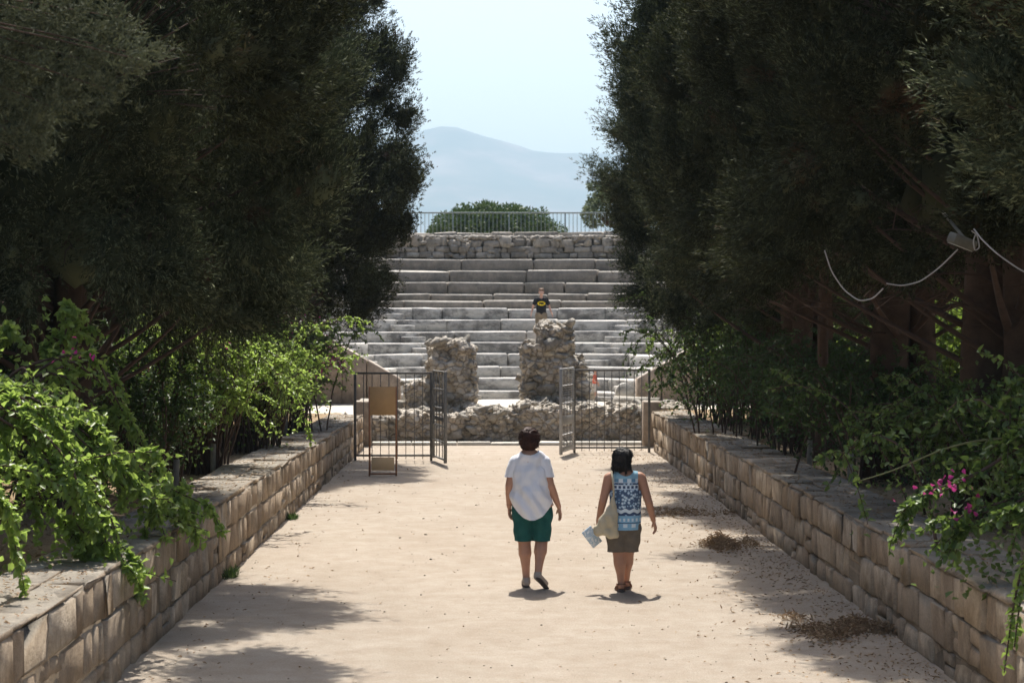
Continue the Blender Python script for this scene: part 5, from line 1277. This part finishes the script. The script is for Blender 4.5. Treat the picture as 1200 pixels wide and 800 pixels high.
# --- boy on the seats, facing the path
by = place('person', 'boy in black T-shirt with yellow oval emblem standing on theatre seats', 1.66, 56.72, 2.088, R(180))
def simple_child(root, H, skin, hair, top, bottom, arms, sleeves=True, sitting=False):
    k = H / 1.56
    S = lambda *p: tuple(np.array(p) * k)
    g = Geo(); at, B = head(g, S(0, 0.01, 1.435), 0.95 * k, (0, 1.0))
    cap(g, S(0, 0, 1.24), S(0, 0, 1.36), 0.050 * k, 0.045 * k); cap(g, S(0, 0, 1.04), S(0, 0, 1.18), 0.125 * k, 0.11 * k, ((0, 1, 0), .7)); cap(g, S(-0.13, 0, 1.24), S(0.13, 0, 1.24), 0.045 * k, 0.045 * k)
    cap(g, S(0, 0, 0.86), S(0, 0, 1.04), 0.12 * k, 0.12 * k, ((0, 1, 0), .75)); cap(g, S(-0.05, 0, 0.80), S(0.05, 0, 0.80), 0.10 * k, 0.10 * k)
    for el, wr_ in arms:
        sg = 1 if el[0] > 0 else -1
        cap(g, S(sg * 0.165, 0, 1.235), S(*el), 0.042 * k, 0.034 * k); cap(g, S(*el), S(*wr_), 0.034 * k, 0.024 * k)
        dd = np.array(wr_) - np.array(el); hand(g, S(*wr_), dd, (-sg, 0.2, 0), (0, 1, 0), 0.88 * k, 0.5)
    for sg in (-1, 1):
        cap(g, S(sg * 0.08, 0, 0.78), S(sg * 0.085, 0.01, 0.43), 0.078 * k, 0.052 * k); cap(g, S(sg * 0.085, 0.01, 0.43), S(sg * 0.087, -0.01, 0.30), 0.050 * k, 0.052 * k); cap(g, S(sg * 0.087, -0.01, 0.30), S(sg * 0.085, 0, 0.07), 0.052 * k, 0.034 * k)
        cap(g, S(sg * 0.085, -0.01, 0.035), S(sg * 0.095, 0.14, 0.03), 0.034 * k, 0.028 * k)
    link('body', remesh(g, 0.008, 3, skin), root); eyes(root, at, B, 0.95 * k)
    g = Geo(); s_ = 0.95 * k
    ell(g, at(0, -0.020, 0.055), np.array([0.086, 0.098, 0.078]) * s_, 3, B); ell(g, at(0, -0.045, 0.01), np.array([0.078, 0.062, 0.075]) * s_, 3, B)
    for _ in range(24):
        a = rng.uniform(0, 6.28); q = at(math.cos(a) * .06, math.sin(a) * .06 - .01, rng.uniform(.09, .12)); cap(g, q, q + rng.normal(0, .012, 3), 0.016 * k, 0.008 * k, seg=6)
    me = remesh(g, 0.008, 1, hair); roughen(me, 0.008, 25, 3.0); link('hair', me, root)
    g = Geo(); cap(g, S(0, 0, 1.03), S(0, 0, 1.175), 0.15 * k, 0.125 * k, ((0, 1, 0), .74)); cap(g, S(-0.125, 0, 1.235), S(0.125, 0, 1.235), 0.056 * k, 0.056 * k); cap(g, S(0, 0, 0.76), S(0, 0, 1.03), 0.148 * k, 0.146 * k, ((0, 1, 0), .8))
    for el, wr_ in arms:
        sg = 1 if el[0] > 0 else -1; s0 = np.array(S(sg * 0.155, 0, 1.232)); e0 = np.array(S(*el)); cap(g, s0, s0 + (e0 - s0) * .55, 0.056 * k, 0.056 * k)
    cloth(g, 0.008, top, 0.006, 8, 2, lambda c: c.z > 0.80 * k and not (c.x ** 2 + (c.z - 1.31 * k) ** 2 < (0.058 * k) ** 2), root, 'tshirt', 2)
    g = Geo(); cap(g, S(-0.05, 0, 0.80), S(0.05, 0, 0.80), 0.12 * k, 0.12 * k)
    for sg in (-1, 1): cap(g, S(sg * 0.085, 0, 0.76), S(sg * 0.09, 0.01, 0.42), 0.098 * k, 0.080 * k)
    cloth(g, 0.008, bottom, 0.006, 8, 5, lambda c: 0.45 * k < c.z < 0.86 * k, root, 'shorts', 2)
    for sg in (-1, 1):
        g = Geo(); cap(g, S(sg * 0.085, -0.015, 0.04), S(sg * 0.096, 0.15, 0.035), 0.042 * k, 0.036 * k); g.build('shoe', M['shoe'], root, True)
simple_child(by, 1.56, M['skin3'], M['hair3'], M['blackcloth'], M['khaki'], [((0.235, -0.03, 1.02), (0.285, 0.04, 0.84)), ((-0.235, -0.03, 1.02), (-0.30, 0.04, 0.84))])
em = thing('emblem', '', '', (0, 0, 0)); del em['label']; del em['category']; em.parent = by
def emblem(pts, y, th, m, nm):
    g = Geo(); k = len(pts)
    V = np.array([[u, yy, v] for yy in (y, y + th) for u, v in pts]); V[:, 1] -= 1.1 * V[:, 0] ** 2
    q = [[i, (i + 1) % k, k + (i + 1) % k, k + i] for i in range(k)]
    bm = bmesh.new(); vs = [bm.verts.new(v) for v in V]
    for f in q: bm.faces.new([vs[i] for i in f])
    bm.faces.new([vs[i] for i in range(k)]); bm.faces.new([vs[k + i] for i in range(k)][::-1])
    bmesh.ops.triangulate(bm, faces=bm.faces[:]); bmesh.ops.recalc_face_normals(bm, faces=bm.faces[:])
    me = bpy.data.meshes.new(nm); bm.to_mesh(me); bm.free(); me.materials.append(m); link(nm, me, em)
th = np.linspace(0, 2 * math.pi, 33)[:-1]
emblem([(0.115 * math.cos(t), 1.115 + 0.062 * math.sin(t)) for t in th], 0.108, 0.010, M['yellow'], 'oval')
wing = [(0, 0.024), (0.010, 0.036), (0.013, 0.020), (0.024, 0.018), (0.034, 0.040), (0.066, 0.036), (0.094, 0.010), (0.090, -0.016), (0.070, -0.034), (0.056, -0.016), (0.038, -0.020), (0.020, -0.024), (0.0, -0.046)]
wing = [(u * .8, v * .8) for u, v in wing]; wing = wing + [(-u, v) for u, v in wing[-2:0:-1]]
emblem([(u, 1.115 + v) for u, v in wing], 0.120, 0.004, M['blackcloth'], 'winged_shape')
# --- small child behind the right gate
ch = place('person', 'small child in coral top seen through the right gate bars', 2.97, 52.5, 0.556, R(250))
simple_child(ch, 0.86, M['skin3'], M['hair2'], M['red'], M['denim'], [((0.22, 0.05, 1.00), (0.20, 0.18, 0.92)), ((-0.22, 0.02, 1.00), (-0.22, 0.10, 0.82))])


# ------------------------------------------------------------------ haze
hz_m = bpy.data.materials.new('haze_air'); hz_m.use_nodes = True; n = hz_m.node_tree; n.nodes.clear()
o = n.nodes.new('ShaderNodeOutputMaterial'); pv = n.nodes.new('ShaderNodeVolumePrincipled')
pv.inputs['Color'].default_value = (0.65, 0.86, 1.0, 1); pv.inputs['Density'].default_value = HAZE = 0.00021; pv.inputs['Anisotropy'].default_value = 0.0
n.links.new(pv.outputs[0], o.inputs['Volume'])
g = Geo(); C = [[x, y, z] for x in (-9400, 9400) for y in (-100, 10900) for z in (-1.2, ZTOP + 15)]
V = np.array(C); g.add(V, [np.array([[0, 1, 3, 2], [4, 6, 7, 5], [0, 4, 5, 1], [2, 3, 7, 6], [0, 2, 6, 4], [1, 5, 7, 3]])])
kind(g.build('haze', hz_m), 'stuff')
